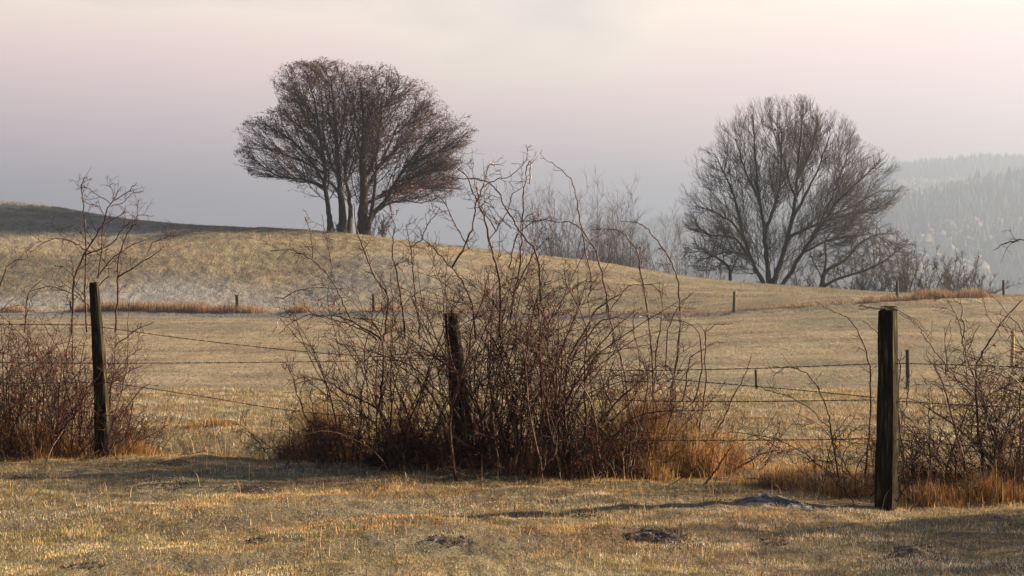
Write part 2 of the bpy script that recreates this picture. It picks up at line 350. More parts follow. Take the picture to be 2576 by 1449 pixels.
# tawny grass on the bank under the far fence
n = 26000; uu = g.uniform(-.40, .42, n); bl = np.interp(uu, US, bd); y = bl+.5+np.abs(g.normal(0, .8, n)); x = uu*y
dens = sst(.32, .58, fbm(x*.35, x*0, 3, 90))*(.2+.8*np.clip(sst(-2, -9, x)+sst(14, 22, x), 0, 1)); keep = g.random(n) < .25+.75*dens; x, y, dens = x[keep], y[keep], dens[keep]
cc = np.array([[.28, .17, .11], [.34, .26, .18], [.22, .14, .10]])[g.integers(0, 3, len(x))]*(.6+.8*g.random(len(x)))[:, None]
tag(blades('dry_grass', x, y, (.12+.55*dens)*g.uniform(.5, 1.1, len(x)), g.uniform(.012, .03, len(x)), cc, .35, 4), 'tawny long grass on the bank below the far fence', None, None, 'stuff')
# rough dry grass of the fence strip
FENCE_Y = lambda x: 12.25-.29*x-.012*x*x
n = 60000; x = g.uniform(-6, 5.2, n); y = FENCE_Y(x)+g.normal(.1, .5, n)
dens = sst(.40, .66, fbm(x*1.3, y*1.3, 2, 95))*(.35+.65*sst(-1.2, 0, x)); keep = g.random(n) < .2+.8*dens; x, y, dens = x[keep], y[keep], dens[keep]
pal = np.array([[.36, .17, .055], [.46, .31, .14], [.22, .10, .04], [.26, .22, .07]])
cc = pal[g.integers(0, 4, len(x))]*(.55+.7*g.random(len(x)))[:, None]
tag(blades('dry_grass', x, y, (.035+.13*dens)*g.uniform(.4, 1.3, len(x)), g.uniform(.0025, .005, len(x)), cc, .75, 5), 'rough orange brown grass along the near fence', None, None, 'stuff')
n = 600; x = g.uniform(-6, 5, n); y = FENCE_Y(x)+g.normal(.3, .9, n)
cc = np.array([.62, .47, .25])*(.6+.6*g.random(n))[:, None]
tag(blades('grass_stalks', x, y, g.uniform(.06, .34, n), np.full(n, .0036), cc, .42, 6), 'pale dead stalks standing in the fence strip', None, None, 'stuff')

def grass_clump(px, py, d, rad, h, n, lean, label, seed, cols=((.44, .21, .08), (.54, .35, .16), (.25, .125, .05), (.30, .22, .13), (.11, .065, .035)), wd=.0036):
    g = np.random.default_rng(seed); c = W(px, py, d); r = rad*np.minimum(np.abs(g.normal(0, .62, n)), 1.7); a = g.uniform(0, 6.283, n)
    x = c[0]+r*np.cos(a); y = d+r*np.sin(a)*.6; z = zg(x, y)
    t = thing('dry_grass_clump', label, 'grass clump', (c[0], d, float(zg(c[0], d)[0])), 'tall dry grass clumps along the near fence')
    cc = np.array(cols)[g.integers(0, len(cols), n)]*(.55+.75*g.random(n))[:, None]
    ns = 18; sx = g.normal(0, .5, ns)*rad; sy = g.normal(0, .4, ns)*rad; sub = g.integers(0, ns, n); sl = g.normal(lean, .24, ns)[sub]; sh = g.uniform(.55, 1.15, ns)[sub]
    k_ = g.random(n) < .7; x = np.where(k_, c[0]+sx[sub]+g.normal(0, .06, n), x); y = np.where(k_, d+sy[sub]+g.normal(0, .05, n), y); z = zg(x, y)
    rr2 = np.hypot(x-c[0], (y-d)/.6)/rad; cc = cc*g.uniform(.7, 1.2, (ns, 1))[sub]
    hh = h*np.exp(-.6*rr2**2)*g.uniform(.3, 1.12, n)*sh
    o = blades('blades', x, y, hh, wd*g.uniform(.6, 1.4, n), cc, .40, seed, parent=t, dirx=sl)
    o['kind'] = 'stuff'
    s = np.arange(0, n, 45); o2 = blades('stalks', x[s], y[s], hh[s]*1.35, np.full(len(s), wd*1.1), np.tile([.6, .42, .2], (len(s), 1)), .18, seed+1, parent=t, dirx=lean); o2['kind'] = 'stuff'
    return t
for k, a in enumerate([
    (1650, 1180, 12.1, .66, .78, 10000, .10, 'broad orange clump of long grass right of the big central bush'),
    (1560, 1195, 11.9, .40, .50, 4000, -.25, 'leaning straw coloured grass at the right foot of the central bush'),
    (835, 1130, 13.0, .36, .70, 3600, -.38, 'feathery brown grass leaning left at the left edge of the central bush'),
    (1010, 1160, 12.6, .30, .75, 700, .0, 'thin golden grass standing inside the left part of the central bush'),
    (1180, 1165, 12.7, .35, .70, 800, .05, 'golden grass behind the leaning middle post'),
    (1400, 1190, 12.0, .5, .42, 3600, .05, 'brown grass between the stems of the central bush'),
    (330, 1125, 13.4, .30, .26, 1200, .35, 'low drooping grass just right of the left post'),
    (120, 1140, 13.5, .55, .40, 3200, -.1, 'dark brown grass at the foot of the left hedge bush'),
    (30, 1130, 13.5, .30, .45, 1800, .2, 'brown grass at the left edge of the picture'),
    (2000, 1215, 11.2, .45, .20, 2200, -.1, 'short rusty grass left of the right post'),
    (2150, 1240, 10.8, .30, .24, 1600, .1, 'rusty grass around the young shrub beside the right post'),
    (2330, 1262, 10.5, .35, .20, 1300, .1, 'rusty grass just right of the right post'),
    (2480, 1262, 10.6, .45, .26, 2200, 0, 'brown grass under the bush at the right edge'),
    (2570, 1220, 11.0, .40, .42, 1700, -.1, 'tall reddish grass at the right edge of the picture'),
    (545, 1085, 15.0, .35, .16, 900, 0, 'small russet tuft on the far side of the ditch')]):
    grass_clump(*a, seed=100+k)

# ------------------------------------------------------------------ branching
def interp_poly(P, t):
    P = np.asarray(P); s = np.concatenate([[0], np.cumsum(np.linalg.norm(np.diff(P, axis=0), axis=1))]); s /= s[-1]
    return np.stack([np.interp(t, s, P[:, k]) for k in range(3)], -1)
def wander(p, d, L, n, wig, up, g, curl=None):
    """a kinked shoot of length L"""
    pts = [np.array(p, float)]; d = d/np.linalg.norm(d); st = L/n
    for k in range(n):
        d = d+g.normal(0, wig, 3)+np.array([0, 0, up]); 
        if curl is not None: d = d+curl*(k/n)
        d /= np.linalg.norm(d); pts.append(pts[-1]+d*st)
    return np.array(pts)
def perp(t, g, ang):
    t = t/np.linalg.norm(t); a = np.cross(t, g.normal(0, 1, 3)); a /= np.linalg.norm(a)+1e-9
    return t*math.cos(ang)+a*math.sin(ang)
def sprout(T, P, r, g, n2, L2, n3, L3, wig=.22, sides=3, t0=.2, hips=None, up2=.03, depth=2, thorns=0, TT=None):
    """side twigs (and their twigs) along the stem P"""
    S = np.linalg.norm(np.diff(P, axis=0), axis=1).sum()
    for k in range(n2):
        t = t0+(1-t0)*g.random(); p = interp_poly(P, t); q = interp_poly(P, min(1, t+.03)); tv = q-p if np.linalg.norm(q-p) > 1e-5 else P[-1]-P[-2]
        L = L2*g.uniform(.35, 1.2)*(1-.35*t); d = perp(tv, g, g.uniform(.5, 1.15))
        Q = wander(p, d, L, 7, wig*.75, up2, g); rr_ = max(.0026, r*(1-.6*t)*.55)
        T.add(Q, np.linspace(rr_, .0016, 8), sides)
        if depth > 1:
            for m in range(g.poisson(n3)):
                tt = g.uniform(.15, 1); p3 = interp_poly(Q, tt); d3 = perp(Q[-1]-Q[0], g, g.uniform(.5, 1.2))
                Z = wander(p3, d3, L3*g.uniform(.3, 1.2), 4, wig*1.3, up2, g); T.add(Z, np.linspace(.0022, .0013, 5), 3)
                if g.random() < .55:
                    d4 = perp(Z[-1]-Z[0], g, .8); Z2 = wander(Z[2], d4, L3*.45*g.random()+.02, 3, wig, up2, g); T.add(Z2, [.0018, .0016, .0014, .0011], 3)
        if hips is not None and g.random() < .05: hips.append(Q[-1])
    if TT is not None and thorns:
        for k in range(int(S*thorns)):
            t = g.random()*.96; p = interp_poly(P, t); d = perp(P[min(len(P)-1, int(t*len(P))+1)]-P[int(t*(len(P)-1))] if len(P) > 2 else P[-1]-P[0], g, 1.35)
            TT.add([p, p+d*(r+.009*g.uniform(.6, 1.2))], [.0035, .0006], 3)

def to3(pts, d, g, dj=.06, refine=4, jit=.0045):
    """a cane read off the photograph, standing at distance d and weaving in depth"""
    n = len(pts); dd = d+np.cumsum(g.normal(0, dj, n))*.5
    P = np.array([W(px, py, z) for (px, py), z in zip(pts, dd)])
    t = np.linspace(0, 1, (n-1)*refine+1)
    Q = .25*np.stack([pchip_lin(P[:, k], t) for k in range(3)], -1)+.75*np.stack([np.interp(t*(n-1), np.arange(n), P[:, k]) for k in range(3)], -1)
    return Q+g.normal(0, jit, Q.shape)
def pchip_lin(v, t):
    n = len(v); s = t*(n-1); i = np.clip(s.astype(int), 0, n-2); f = s-i
    vp = np.pad(v, 1, mode='reflect', reflect_type='odd'); a, b, c, d = vp[i], vp[i+1], vp[i+2], vp[i+3]
    return .5*((2*b)+(-a+c)*f+(2*a-5*b+4*c-d)*f*f+(-a+3*b-3*c+d)*f**3)

def lathe_hip(parent, p, r):
    a = np.linspace(0, 2*math.pi, 9)[:-1]; prof = [(0.15, -1.35), (.75, -.9), (1, -.1), (.8, .65), (.35, 1.05), (.25, 1.35)]
    V = [(p[0]+r*q*math.cos(k), p[1]+r*q*math.sin(k), p[2]+r*h) for q, h in prof for k in a]; n = 8
    Q = [(i*n+k, i*n+(k+1) % n, (i+1)*n+(k+1) % n, (i+1)*n+k) for i in range(len(prof)-1) for k in range(n)]
    return mesh_np('rose_hip', V, Q, None, M_hip, parent)

def shrub(name, label, cat, px, d, traced=(), n=0, spread=.5, tops=None, n2=9, L2=.34, n3=3.5, L3=.11, r0=.008, seed=0, thorns=25, dsp=.35, lean=.25,
          arch=.05, under=0, hips=True, tw2=None, wig=.13, group=None, frosty=()):
    g = np.random.default_rng(seed); gx_ = (px-1288)/F*d
    t = thing(name, label, cat, (gx_, d, float(zg(gx_, d)[0])), group)
    TW = Tubes(); TH_ = Tubes(); H = []; rest = Tubes(); FR = Tubes()
    for k, item in enumerate(traced):
        z, pts, r = item[0], item[1], item[2] if len(item) > 2 else r0*.6
        pts = tr(z, pts)
        if pts[0][1] < pts[-1][1]: pts = pts[::-1]          # base first
        dd = d+g.normal(0, dsp*.5)
        P = to3(pts, dd, g)
        m = len(P); T = Tubes(); T.add(P, np.linspace(r*1.12, max(.0026, r*.36), m)*g.uniform(.88, 1.14, m), 6); T.build('cane', M_cane, t)
        L = np.linalg.norm(np.diff(P, axis=0), axis=1).sum()
        nn2 = int((tw2 if tw2 is not None else 8)*L+1)
        sprout(TW, P, r, g, nn2, L2*.75, n3*.7, L3, hips=H, t0=.12, thorns=thorns, TT=TH_)
    for k in range(n):
        bx = gx_+g.normal(0, spread*.5); byy = d+g.normal(0, dsp); z0 = float(zg(bx, byy)[0])
        tx = bx+g.normal(0, lean)+ (bx-gx_)*.6
        sxp = tx/byy*F+1288
        top = np.interp(sxp, *zip(*tops)) if tops else 700
        zt = EYE+byy*(HZ-top)/F
        h = max(.25, (zt-z0)*g.uniform(.55, 1.0)**.8)
        d0 = np.array([(tx-bx)/h*.9, g.normal(0, .12), 1])
        P = wander((bx, byy, z0-.03), d0, h*1.05, 12, wig, arch*.2, g, curl=np.array([g.normal(0, arch*3), 0, -abs(g.normal(0, arch*1.5))]))
        r = r0*g.uniform(.4, 1.15)*(1.6 if g.random() < .15 else 1)
        if k < 40 or r > r0*.8:
            T = Tubes(); T.add(P, np.linspace(r, .0022, 13), 5)
            (rest.add(P, np.linspace(r, .0022, 13), 5) if k >= 45 else T.build('cane', M_cane, t))
        else: rest.add(P, np.linspace(r, .0022, 13), 4)
        sprout(TW, P, r, g, max(1, g.poisson(n2*h/1.3)), L2, n3, L3, hips=H, t0=.15, wig=.2, thorns=thorns*.4, TT=TH_)
    for k in range(under):       # tangle of thin dead shoots near the ground
        bx = gx_+g.uniform(-1, 1)*spread*1.1; byy = d+g.normal(0, dsp); z0 = float(zg(bx, byy)[0])
        P = wander((bx, byy, z0), np.array([g.normal(0, .8), g.normal(0, .5), 1]), g.uniform(.2, .75), 7, .25, 0, g)
        TW.add(P, np.linspace(.0042, .0018, 8), 3)
        sprout(TW, P, .003, g, 3, .18, 2, .08)
    if rest.L: o = rest.build('canes', M_cane, t); o['kind'] = 'stuff'
    o = TW.build('twigs', M_twig, t); o['kind'] = 'stuff'
    if TH_.L: o = TH_.build('thorns', M_cane, t); o['kind'] = 'stuff'
    for z, pts in frosty:
        P = to3(tr(z, pts), d-.1, g, dj=.05); FR.add(P, np.linspace(.0055, .003, len(P)), 5)
    if FR.L: FR.build('frosted_twigs', M_frosty, t)['kind'] = 'stuff'
    if hips:
        for p in H[:14]: lathe_hip(t, p+np.array([0, 0, -.008]), g.uniform(.007, .010))
    return t

# ---- left hedge
G_S = 'bare shrubs of the hedge along the near fence'
shrub('hedge_bush', 'dense leafless bush at the left edge of the picture, left of the left post', 'bush', 95, 13.7, n=125, spread=1.0, seed=11, lean=.25, n2=11, under=220,
      tops=[(-400, 760), (0, 780), (60, 760), (120, 790), (180, 740), (230, 800), (400, 1000)], group=G_S,
      traced=[(1, [(200, 1440), (215, 1250), (235, 1110), (340, 1010)], .006), (1, [(240, 1110), (400, 1060), (580, 1110), (700, 1200)], .004), (1, [(0, 1060), (60, 900), (130, 850), (240, 820)], .005),
              (1, [(0, 1260), (120, 1145)], .003), (0, [(20, 850), (-10, 900), (-40, 1000), (-60, 1130)], .007), (4, [(0, 80), (130, 130), (240, 240), (330, 400), (430, 560), (470, 800), (480, 1000)], .007),
              (4, [(300, 30), (400, 180), (480, 330), (470, 500), (450, 700), (440, 980)], .008), (4, [(70, 150), (130, 300), (170, 520), (140, 800), (120, 1000)], .007), (4, [(560, 0), (520, 240), (490, 480), (520, 600), (600, 900)], .009)])
shrub('tall_shrub', 'tall thin leafless shrub rising behind the left post', 'shrub', 250, 13.8, n=6, spread=.35, seed=12, lean=.12, n2=7, under=15, tops=[(0, 780), (200, 700), (300, 700), (400, 800)], group=G_S, tw2=9, L2=.30,
      traced=[(1, [(590, 1440), (600, 1100), (615, 980), (690, 800), (780, 650), (850, 540), (870, 450), (940, 340), (1000, 240)], .011),
              (0, [(200, 1130), (205, 1040), (185, 930), (181, 837)], .012),
              (1, [(940, 340), (900, 215)], .003), (1, [(940, 350), (1050, 290), (1120, 210)], .004), (1, [(905, 405), (1000, 380), (1098, 290)], .004), (1, [(905, 380), (800, 310), (670, 230)], .004),
              (1, [(850, 470), (800, 400), (690, 365)], .004), (1, [(715, 1440), (700, 1100), (700, 750), (695, 560), (680, 350), (665, 230), (690, 175), (715, 170)], .008),
              (1, [(950, 1440), (965, 1100), (965, 1000), (985, 800), (1030, 650), (1080, 580), (1120, 530), (1130, 345)], .009), (0, [(291, 837), (291, 872), (284, 953), (270, 1040), (262, 1130)], .010),
              (1, [(965, 990), (1180, 850), (1340, 755)], .006), (1, [(1200, 810), (1250, 710), (1420, 620)], .004), (1, [(740, 780), (620, 710), (480, 665), (390, 690), (305, 740)], .005),
              (1, [(1100, 530), (1130, 470), (1270, 480)], .003), (1, [(800, 1000), (830, 750), (850, 560), (1000, 470), (1040, 400)], .006), (1, [(700, 800), (900, 720), (1000, 600), (1040, 480)], .006),
              (1, [(800, 980), (900, 850), (1060, 730), (1200, 680)], .006), (1, [(615, 980), (520, 900), (440, 890)], .004), (1, [(740, 1240), (650, 1130), (500, 1020)], .005), (1, [(820, 1060), (900, 950), (860, 850), (720, 700), (600, 560), (460, 600)], .005),
              (4, [(870, 830), (960, 740), (1060, 600), (1170, 515)], .006), (4, [(860, 880), (950, 940), (1020, 1000)], .010), (4, [(880, 250), (1000, 150), (1110, 90), (1180, 65)], .005)])
# ---- central bushes
CT = [(700, 1000), (780, 900), (850, 720), (900, 650), (1000, 640), (1100, 600), (1180, 540), (1240, 520), (1300, 570), (1360, 640), (1450, 690), (1550, 760), (1650, 840), (1750, 900), (1820, 1000)]
shrub('hawthorn_bush', 'forked dark hawthorn bush forming the left half of the central thicket', 'bush', 975, 12.6, n=32, spread=.8, seed=21, n2=11, under=170, tops=CT, group=G_S, tw2=8, L2=.36,
      traced=[(6, [(890, 930), (840, 830), (800, 740), (775, 710), (795, 660), (800, 560), (810, 450), (815, 350), (815, 220), (820, 170)], .016), (6, [(775, 710), (700, 660), (620, 620), (530, 590), (480, 500), (400, 470)], .009),
              (6, [(800, 220), (720, 170), (600, 100), (470, 50)], .009), (5, [(910, 1400), (920, 1250), (930, 1100), (830, 980), (760, 800), (700, 660), (680, 560), (670, 400)], .010),
              (5, [(20, 765), (170, 760), (280, 800), (400, 880), (470, 960), (530, 1060), (590, 1180), (640, 1290)], .006), (5, [(290, 505), (340, 630), (350, 830)], .004), (5, [(420, 495), (440, 570), (465, 700), (480, 780), (500, 900)], .004),
              (5, [(60, 1130), (120, 1135), (220, 1080), (370, 1055), (530, 1060)], .004), (5, [(90, 1410), (170, 1330), (310, 1260), (430, 1270), (520, 1300), (620, 1330), (750, 1390), (850, 1449)], .006),
              (5, [(900, 450), (985, 560), (970, 700), (965, 820), (990, 900), (1020, 1050), (1040, 1200), (1060, 1449)], .008), (6, [(720, 0), (740, 80), (800, 200)], .007),
              (6, [(550, 590), (580, 760), (600, 860), (640, 960), (680, 1040)], .007), (6, [(540, 590), (440, 520), (330, 500), (200, 530)], .005), (6, [(270, 770), (210, 600), (170, 460), (130, 390)], .006),
              (6, [(420, 830), (430, 650), (380, 420), (330, 300), (200, 90), (110, 60)], .005), (6, [(770, 710), (740, 550), (650, 420), (560, 280), (480, 230)], .006), (6, [(850, 1000), (870, 800), (860, 560), (870, 300), (880, 50)], .008),
              (6, [(720, 960), (700, 800), (640, 640), (540, 500), (450, 330)], .006), (6, [(820, 340), (950, 320), (1060, 310), (1200, 350), (1280, 360)], .007)],
      frosty=[(5, [(45, 1400), (75, 1340), (100, 1280), (175, 1250), (140, 1262), (110, 1300)])])
shrub('rose_bush', 'tallest dense rose thicket in the middle, right of the leaning middle post', 'bush', 1255, 12.35, n=74, spread=.85, seed=22, n2=10, under=340, tops=CT, group=G_S, tw2=9, r0=.009,
      traced=[(5, [(1380, 20), (1440, 100), (1540, 210), (1590, 330), (1625, 400), (1650, 470), (1700, 600), (1720, 760), (1770, 900), (1800, 1200), (1790, 1449)], .010),
              (5, [(1745, 115), (1710, 95), (1690, 160), (1680, 220), (1650, 300), (1610, 400), (1590, 520), (1560, 640), (1500, 770), (1420, 900)], .008), (5, [(2010, 65), (1940, 130), (1850, 210), (1790, 215), (1700, 250), (1660, 290)], .004),
              (5, [(2020, 250), (2025, 80), (2000, 120), (1985, 240), (1975, 400), (1965, 520), (1960, 700), (1945, 900), (1900, 1100), (1870, 1300)], .008),
              (5, [(1385, 190), (1420, 205), (1590, 215), (1700, 240), (1780, 320), (1830, 440), (1900, 540), (1960, 640), (2050, 740), (2090, 850), (2100, 1000), (2095, 1300)], .009),
              (5, [(1205, 250), (1280, 320), (1370, 400), (1440, 560), (1500, 660), (1560, 760)], .005), (5, [(1340, 430), (1280, 510), (1220, 590), (1190, 680), (1110, 750)], .004),
              (5, [(1075, 560), (1080, 640), (1105, 740), (1115, 850), (1130, 1000), (1140, 1150), (1165, 1300), (1170, 1449)], .007), (5, [(1960, 290), (1890, 330), (1860, 440), (1820, 520), (1700, 700)], .004),
              (5, [(1580, 190), (1620, 330), (1640, 420), (1700, 520), (1760, 620)], .005), (5, [(1660, 380), (1740, 440), (1800, 520), (1880, 600)], .004), (5, [(1200, 680), (1290, 760), (1400, 880), (1500, 1000), (1580, 1180), (1600, 1449)], .008),
              (5, [(2174, 520), (2060, 545), (1960, 600), (1900, 700), (1860, 900)], .006), (5, [(2174, 650), (2050, 800), (1950, 980), (1900, 1100)], .007), (5, [(2174, 1380), (2120, 1200), (2095, 1000)], .008)],
      frosty=[(5, [(1430, 1380), (1500, 1290), (1570, 1245), (1640, 1275), (1700, 1270)]), (5, [(1820, 1280), (1860, 1220), (1950, 1170), (2060, 1140)]), (5, [(2030, 80), (2022, 140), (2028, 200), (2020, 250)]), (5, [(1745, 115), (1735, 98), (1710, 92), (1700, 110)])])
shrub('rose_bush', 'thick stemmed bare bush forming the right part of the central thicket', 'bush', 1420, 11.9, n=56, spread=.8, seed=23, n2=11, under=170, tops=CT, group=G_S, tw2=8, r0=.009,
      traced=[(7, [(215, 1130), (220, 950), (215, 700), (225, 400), (235, 200)], .011), (7, [(290, 1130), (270, 900), (265, 650), (290, 430), (400, 250), (450, 150), (600, 60)], .013), (7, [(420, 1080), (450, 950), (500, 750), (520, 560), (560, 420)], .008),
              (7, [(440, 1050), (560, 900), (650, 800), (700, 700)], .006), (7, [(130, 1130), (150, 900), (125, 600), (130, 270), (60, 0)], .011), (7, [(370, 350), (460, 230), (560, 200), (640, 215)], .006), (7, [(270, 700), (350, 520), (470, 360), (600, 220), (690, 150)], .007),
              (7, [(430, 0), (400, 100), (420, 250), (330, 400), (290, 500)], .006)])
shrub('dog_rose', 'thorny rose with long arching canes over orange grass, right end of the central thicket', 'bush', 1660, 12.4, n=40, spread=.8, seed=24, n2=7, under=80, tops=CT, group=G_S, tw2=3.2, L2=.28, thorns=60, r0=.006,
      traced=[(3, [(245, 365), (340, 450), (370, 560), (395, 700), (460, 800), (500, 950), (520, 1090)], .008), (0, [(1528, 776), (1555, 880), (1575, 960), (1590, 1130)], .010),
              (3, [(85, 660), (220, 655), (330, 665), (390, 700), (420, 850), (440, 960)], .006), (3, [(440, 700), (560, 700), (620, 740), (660, 790), (690, 930), (715, 1090)], .007), (0, [(1628, 776), (1638, 870), (1645, 1000), (1640, 1140)], .008),
              (3, [(585, 660), (660, 665), (720, 700), (780, 780), (840, 870), (870, 960), (880, 1100)], .007), (0, [(1712, 781), (1708, 880), (1690, 980), (1680, 1150)], .008),
              (7, [(835, 0), (830, 130), (815, 280), (790, 450), (780, 700)], .007), (7, [(925, 0), (935, 130), (930, 290), (910, 450), (890, 600), (870, 900)], .007), (7, [(1015, 45), (930, 130), (860, 270), (850, 500)], .005),
              (7, [(1240, 240), (1150, 235), (1080, 290), (1080, 400), (1085, 560), (1070, 700), (1040, 860)], .006), (7, [(1210, 345), (1120, 350), (1060, 390), (990, 430), (960, 640), (940, 780)], .006),
              (7, [(1350, 400), (1320, 500), (1240, 660), (1180, 800), (1110, 910)], .006), (7, [(690, 150), (660, 230), (690, 380), (700, 520), (660, 700)], .005), (7, [(900, 210), (980, 230), (1050, 300), (1060, 500), (1010, 700)], .006),
              (7, [(720, 0), (745, 180), (770, 380), (780, 560)], .009), (7, [(620, 230), (560, 400), (600, 550), (640, 800)], .006), (7, [(880, 900), (960, 800), (1100, 700), (1200, 560)], .004), (3, [(530, 1100), (620, 980), (740, 970), (820, 1040)], .004)],
      frosty=[(7, [(690, 205), (730, 185), (790, 190), (850, 205)])])
# ---- right
RT = [(1850, 1150), (1950, 1020), (2050, 1000), (2110, 980), (2190, 1080), (2260, 1050), (2330, 980), (2400, 900), (2450, 830), (2500, 850), (2560, 820), (2700, 780), (3000, 800)]
shrub('young_shrub', 'small sparse shrub with one bowed stem left of the right post', 'shrub', 2110, 10.9, n=5, spread=.5, seed=31, n2=7, under=14, tops=RT, group=G_S, tw2=6, r0=.005, L2=.26,
      traced=[(8, [(510, 1200), (470, 1000), (445, 850), (430, 750), (370, 600), (300, 520), (200, 485), (110, 485)], .007), (8, [(0, 870), (130, 900), (300, 990), (430, 1090), (500, 1190)], .006), (8, [(620, 820), (520, 900), (460, 960)], .003),
              (8, [(60, 620), (200, 650), (330, 730), (440, 840)], .004), (8, [(-150, 860), (-60, 870), (60, 900), (150, 960)], .004), (8, [(560, 760), (480, 850), (450, 900)], .003)])
shrub('rose_cane', 'single long rose cane arching up beside the left side of the right post', 'shrub', 2180, 10.6, n=2, spread=.2, seed=32, n2=3, under=6, tops=RT, group=G_S, tw2=1.5, thorns=60, r0=.004, L2=.2,
      traced=[(8, [(360, 110), (440, 155), (540, 200), (600, 270), (640, 370), (665, 480), (675, 640), (665, 900), (640, 1130)], .007), (8, [(630, 220), (700, 270), (790, 370), (850, 480), (830, 700), (870, 1050)], .005)])
shrub('hedge_bush', 'bare bush with thick forked stems right of the right post', 'bush', 2440, 10.95, n=18, spread=.8, seed=33, n2=9, under=25, tops=RT, group=G_S, tw2=7, r0=.007, L2=.28,
      traced=[(8, [(1335, 1250), (1320, 1080), (1300, 870), (1280, 640), (1280, 480), (1320, 400), (1400, 270), (1470, 180), (1555, 95)], .011), (8, [(1270, 1250), (1220, 1070), (1170, 870), (1120, 680), (1085, 560), (1040, 480), (1000, 430)], .009),
              (8, [(1030, 1290), (1015, 1000), (1010, 760), (1010, 640)], .006), (8, [(890, 1290), (860, 1050), (835, 790)], .006), (8, [(830, 170), (900, 210), (960, 270), (1000, 330), (1060, 420), (1150, 530), (1210, 600), (1280, 680)], .006),
              (8, [(1090, 75), (1150, 150), (1190, 260), (1215, 380), (1240, 480), (1280, 560)], .006), (8, [(1190, 90), (1200, 200), (1215, 330)], .004), (8, [(1250, 1200), (1130, 1000), (1000, 880), (880, 770), (820, 700)], .005),
              (8, [(1100, 260), (1100, 400), (1110, 540)], .003), (8, [(1310, 230), (1260, 320), (1230, 400)], .004), (8, [(1340, 180), (1400, 260), (1420, 310)], .003), (8, [(1060, 1150), (940, 900), (850, 780), (820, 430)], .005),
              (8, [(900, 560), (880, 680), (850, 820), (800, 1000)], .004)])
shrub('hedge_bush', 'dense reddish twiggy bush cut off by the right edge of the picture', 'bush', 2560, 11.4, n=115, spread=.95, seed=34, n2=11, under=80, tops=RT, group=G_S, tw2=7, r0=.007,
      traced=[(8, [(1410, 110), (1480, 200), (1540, 260), (1600, 400)], .005), (8, [(1555, 540), (1450, 600), (1330, 660)], .005), (0, [(2502, 628), (2530, 612), (2576, 604), (2640, 640), (2700, 760)], .007), (8, [(1500, 900), (1420, 800), (1330, 700), (1280, 560)], .006)],
      )
shrub('hedge_bush', 'hedge bush continuing out of the picture to the right', 'bush', 3150, 9.3, n=110, spread=1.1, seed=35, n2=13, under=30, tops=[(2500, 700), (4000, 650)], group=G_S, thorns=0, hips=False)
shrub('hedge_bush', 'unseen hedge bush added to shade the lower right corner', 'bush', 3560, 8.1, n=90, spread=1.1, seed=36, n2=13, under=30, tops=[(2500, 720), (4600, 680)], group=G_S, thorns=0, hips=False)  # out of view, added so that its shadow falls across the corner

# ------------------------------------------------------------------ posts
def post(name, label, top, bot, wpx, d, M, seed, lean_y=0, group=None, square=True, rings=14, staples=0):
    """split timber post standing between two points of the frame"""
    g = np.random.default_rng(seed); A = W(*bot, d); B = W(*top, d); A[2] = min(A[2], float(zg(A[0], d)[0]))-.05
    B[1] += lean_y; t = thing(name, label, 'fence post', (A[0], d, A[2]+.05), group)
    wb, wt = wpx[0]/F*d/2, wpx[1]/F*d/2; n = 16; V = []; rot = R(-20)-math.atan(A[0]/d)
    pf = np.array([g.uniform(.9, 1.08) for _ in range(n)])
    for i in range(rings):
        s = i/(rings-1); c = A+(B-A)*s+np.array([math.sin(s*3)*wb*.10, 0, 0]); r = wb+(wt-wb)*s
        for k in range(n):
            a = k/n*2*math.pi
            q = r*(1.0/max(abs(math.cos(a)), abs(math.sin(a))))**(.9 if square else 0)*.88
            q *= pf[k]*(1+.04*g.normal())
            x_, y_ = q*math.cos(a), q*math.sin(a)*.85
            V.append(c+np.array([x_*math.cos(rot)-y_*math.sin(rot), x_*math.sin(rot)+y_*math.cos(rot), (g.uniform(-.012, .012)*(1 if i == rings-1 else 0))*(wt/.05)]))
    Q = [(i*n+k, i*n+(k+1) % n, (i+1)*n+(k+1) % n, (i+1)*n+k) for i in range(rings-1) for k in range(n)]
    c0 = len(V); V.append(B+np.array([0, 0, wt*.06])); T = [((rings-1)*n+k, (rings-1)*n+(k+1) % n, c0) for k in range(n)]
    o = mesh_np('timber', np.array(V), Q, T, M, t, smooth=False)
    return t
post('fence_post', 'tall left post with a split top, leaning left in front of the tall thin shrub', (236, 711), (263, 1147), (42, 22), 13.25, M_post, 1)
post('fence_post', 'dark middle post leaning left inside the central thicket', (1133, 789), (1172, 1180), (52, 33), 12.35, M_post, 2)
post('fence_post', 'thick upright right post with twisted wire wrapped on its top', (2232, 778), (2226, 1268), (57, 44), 10.15, M_post, 3)
GP = 'posts of the far fence at the foot of the hill'
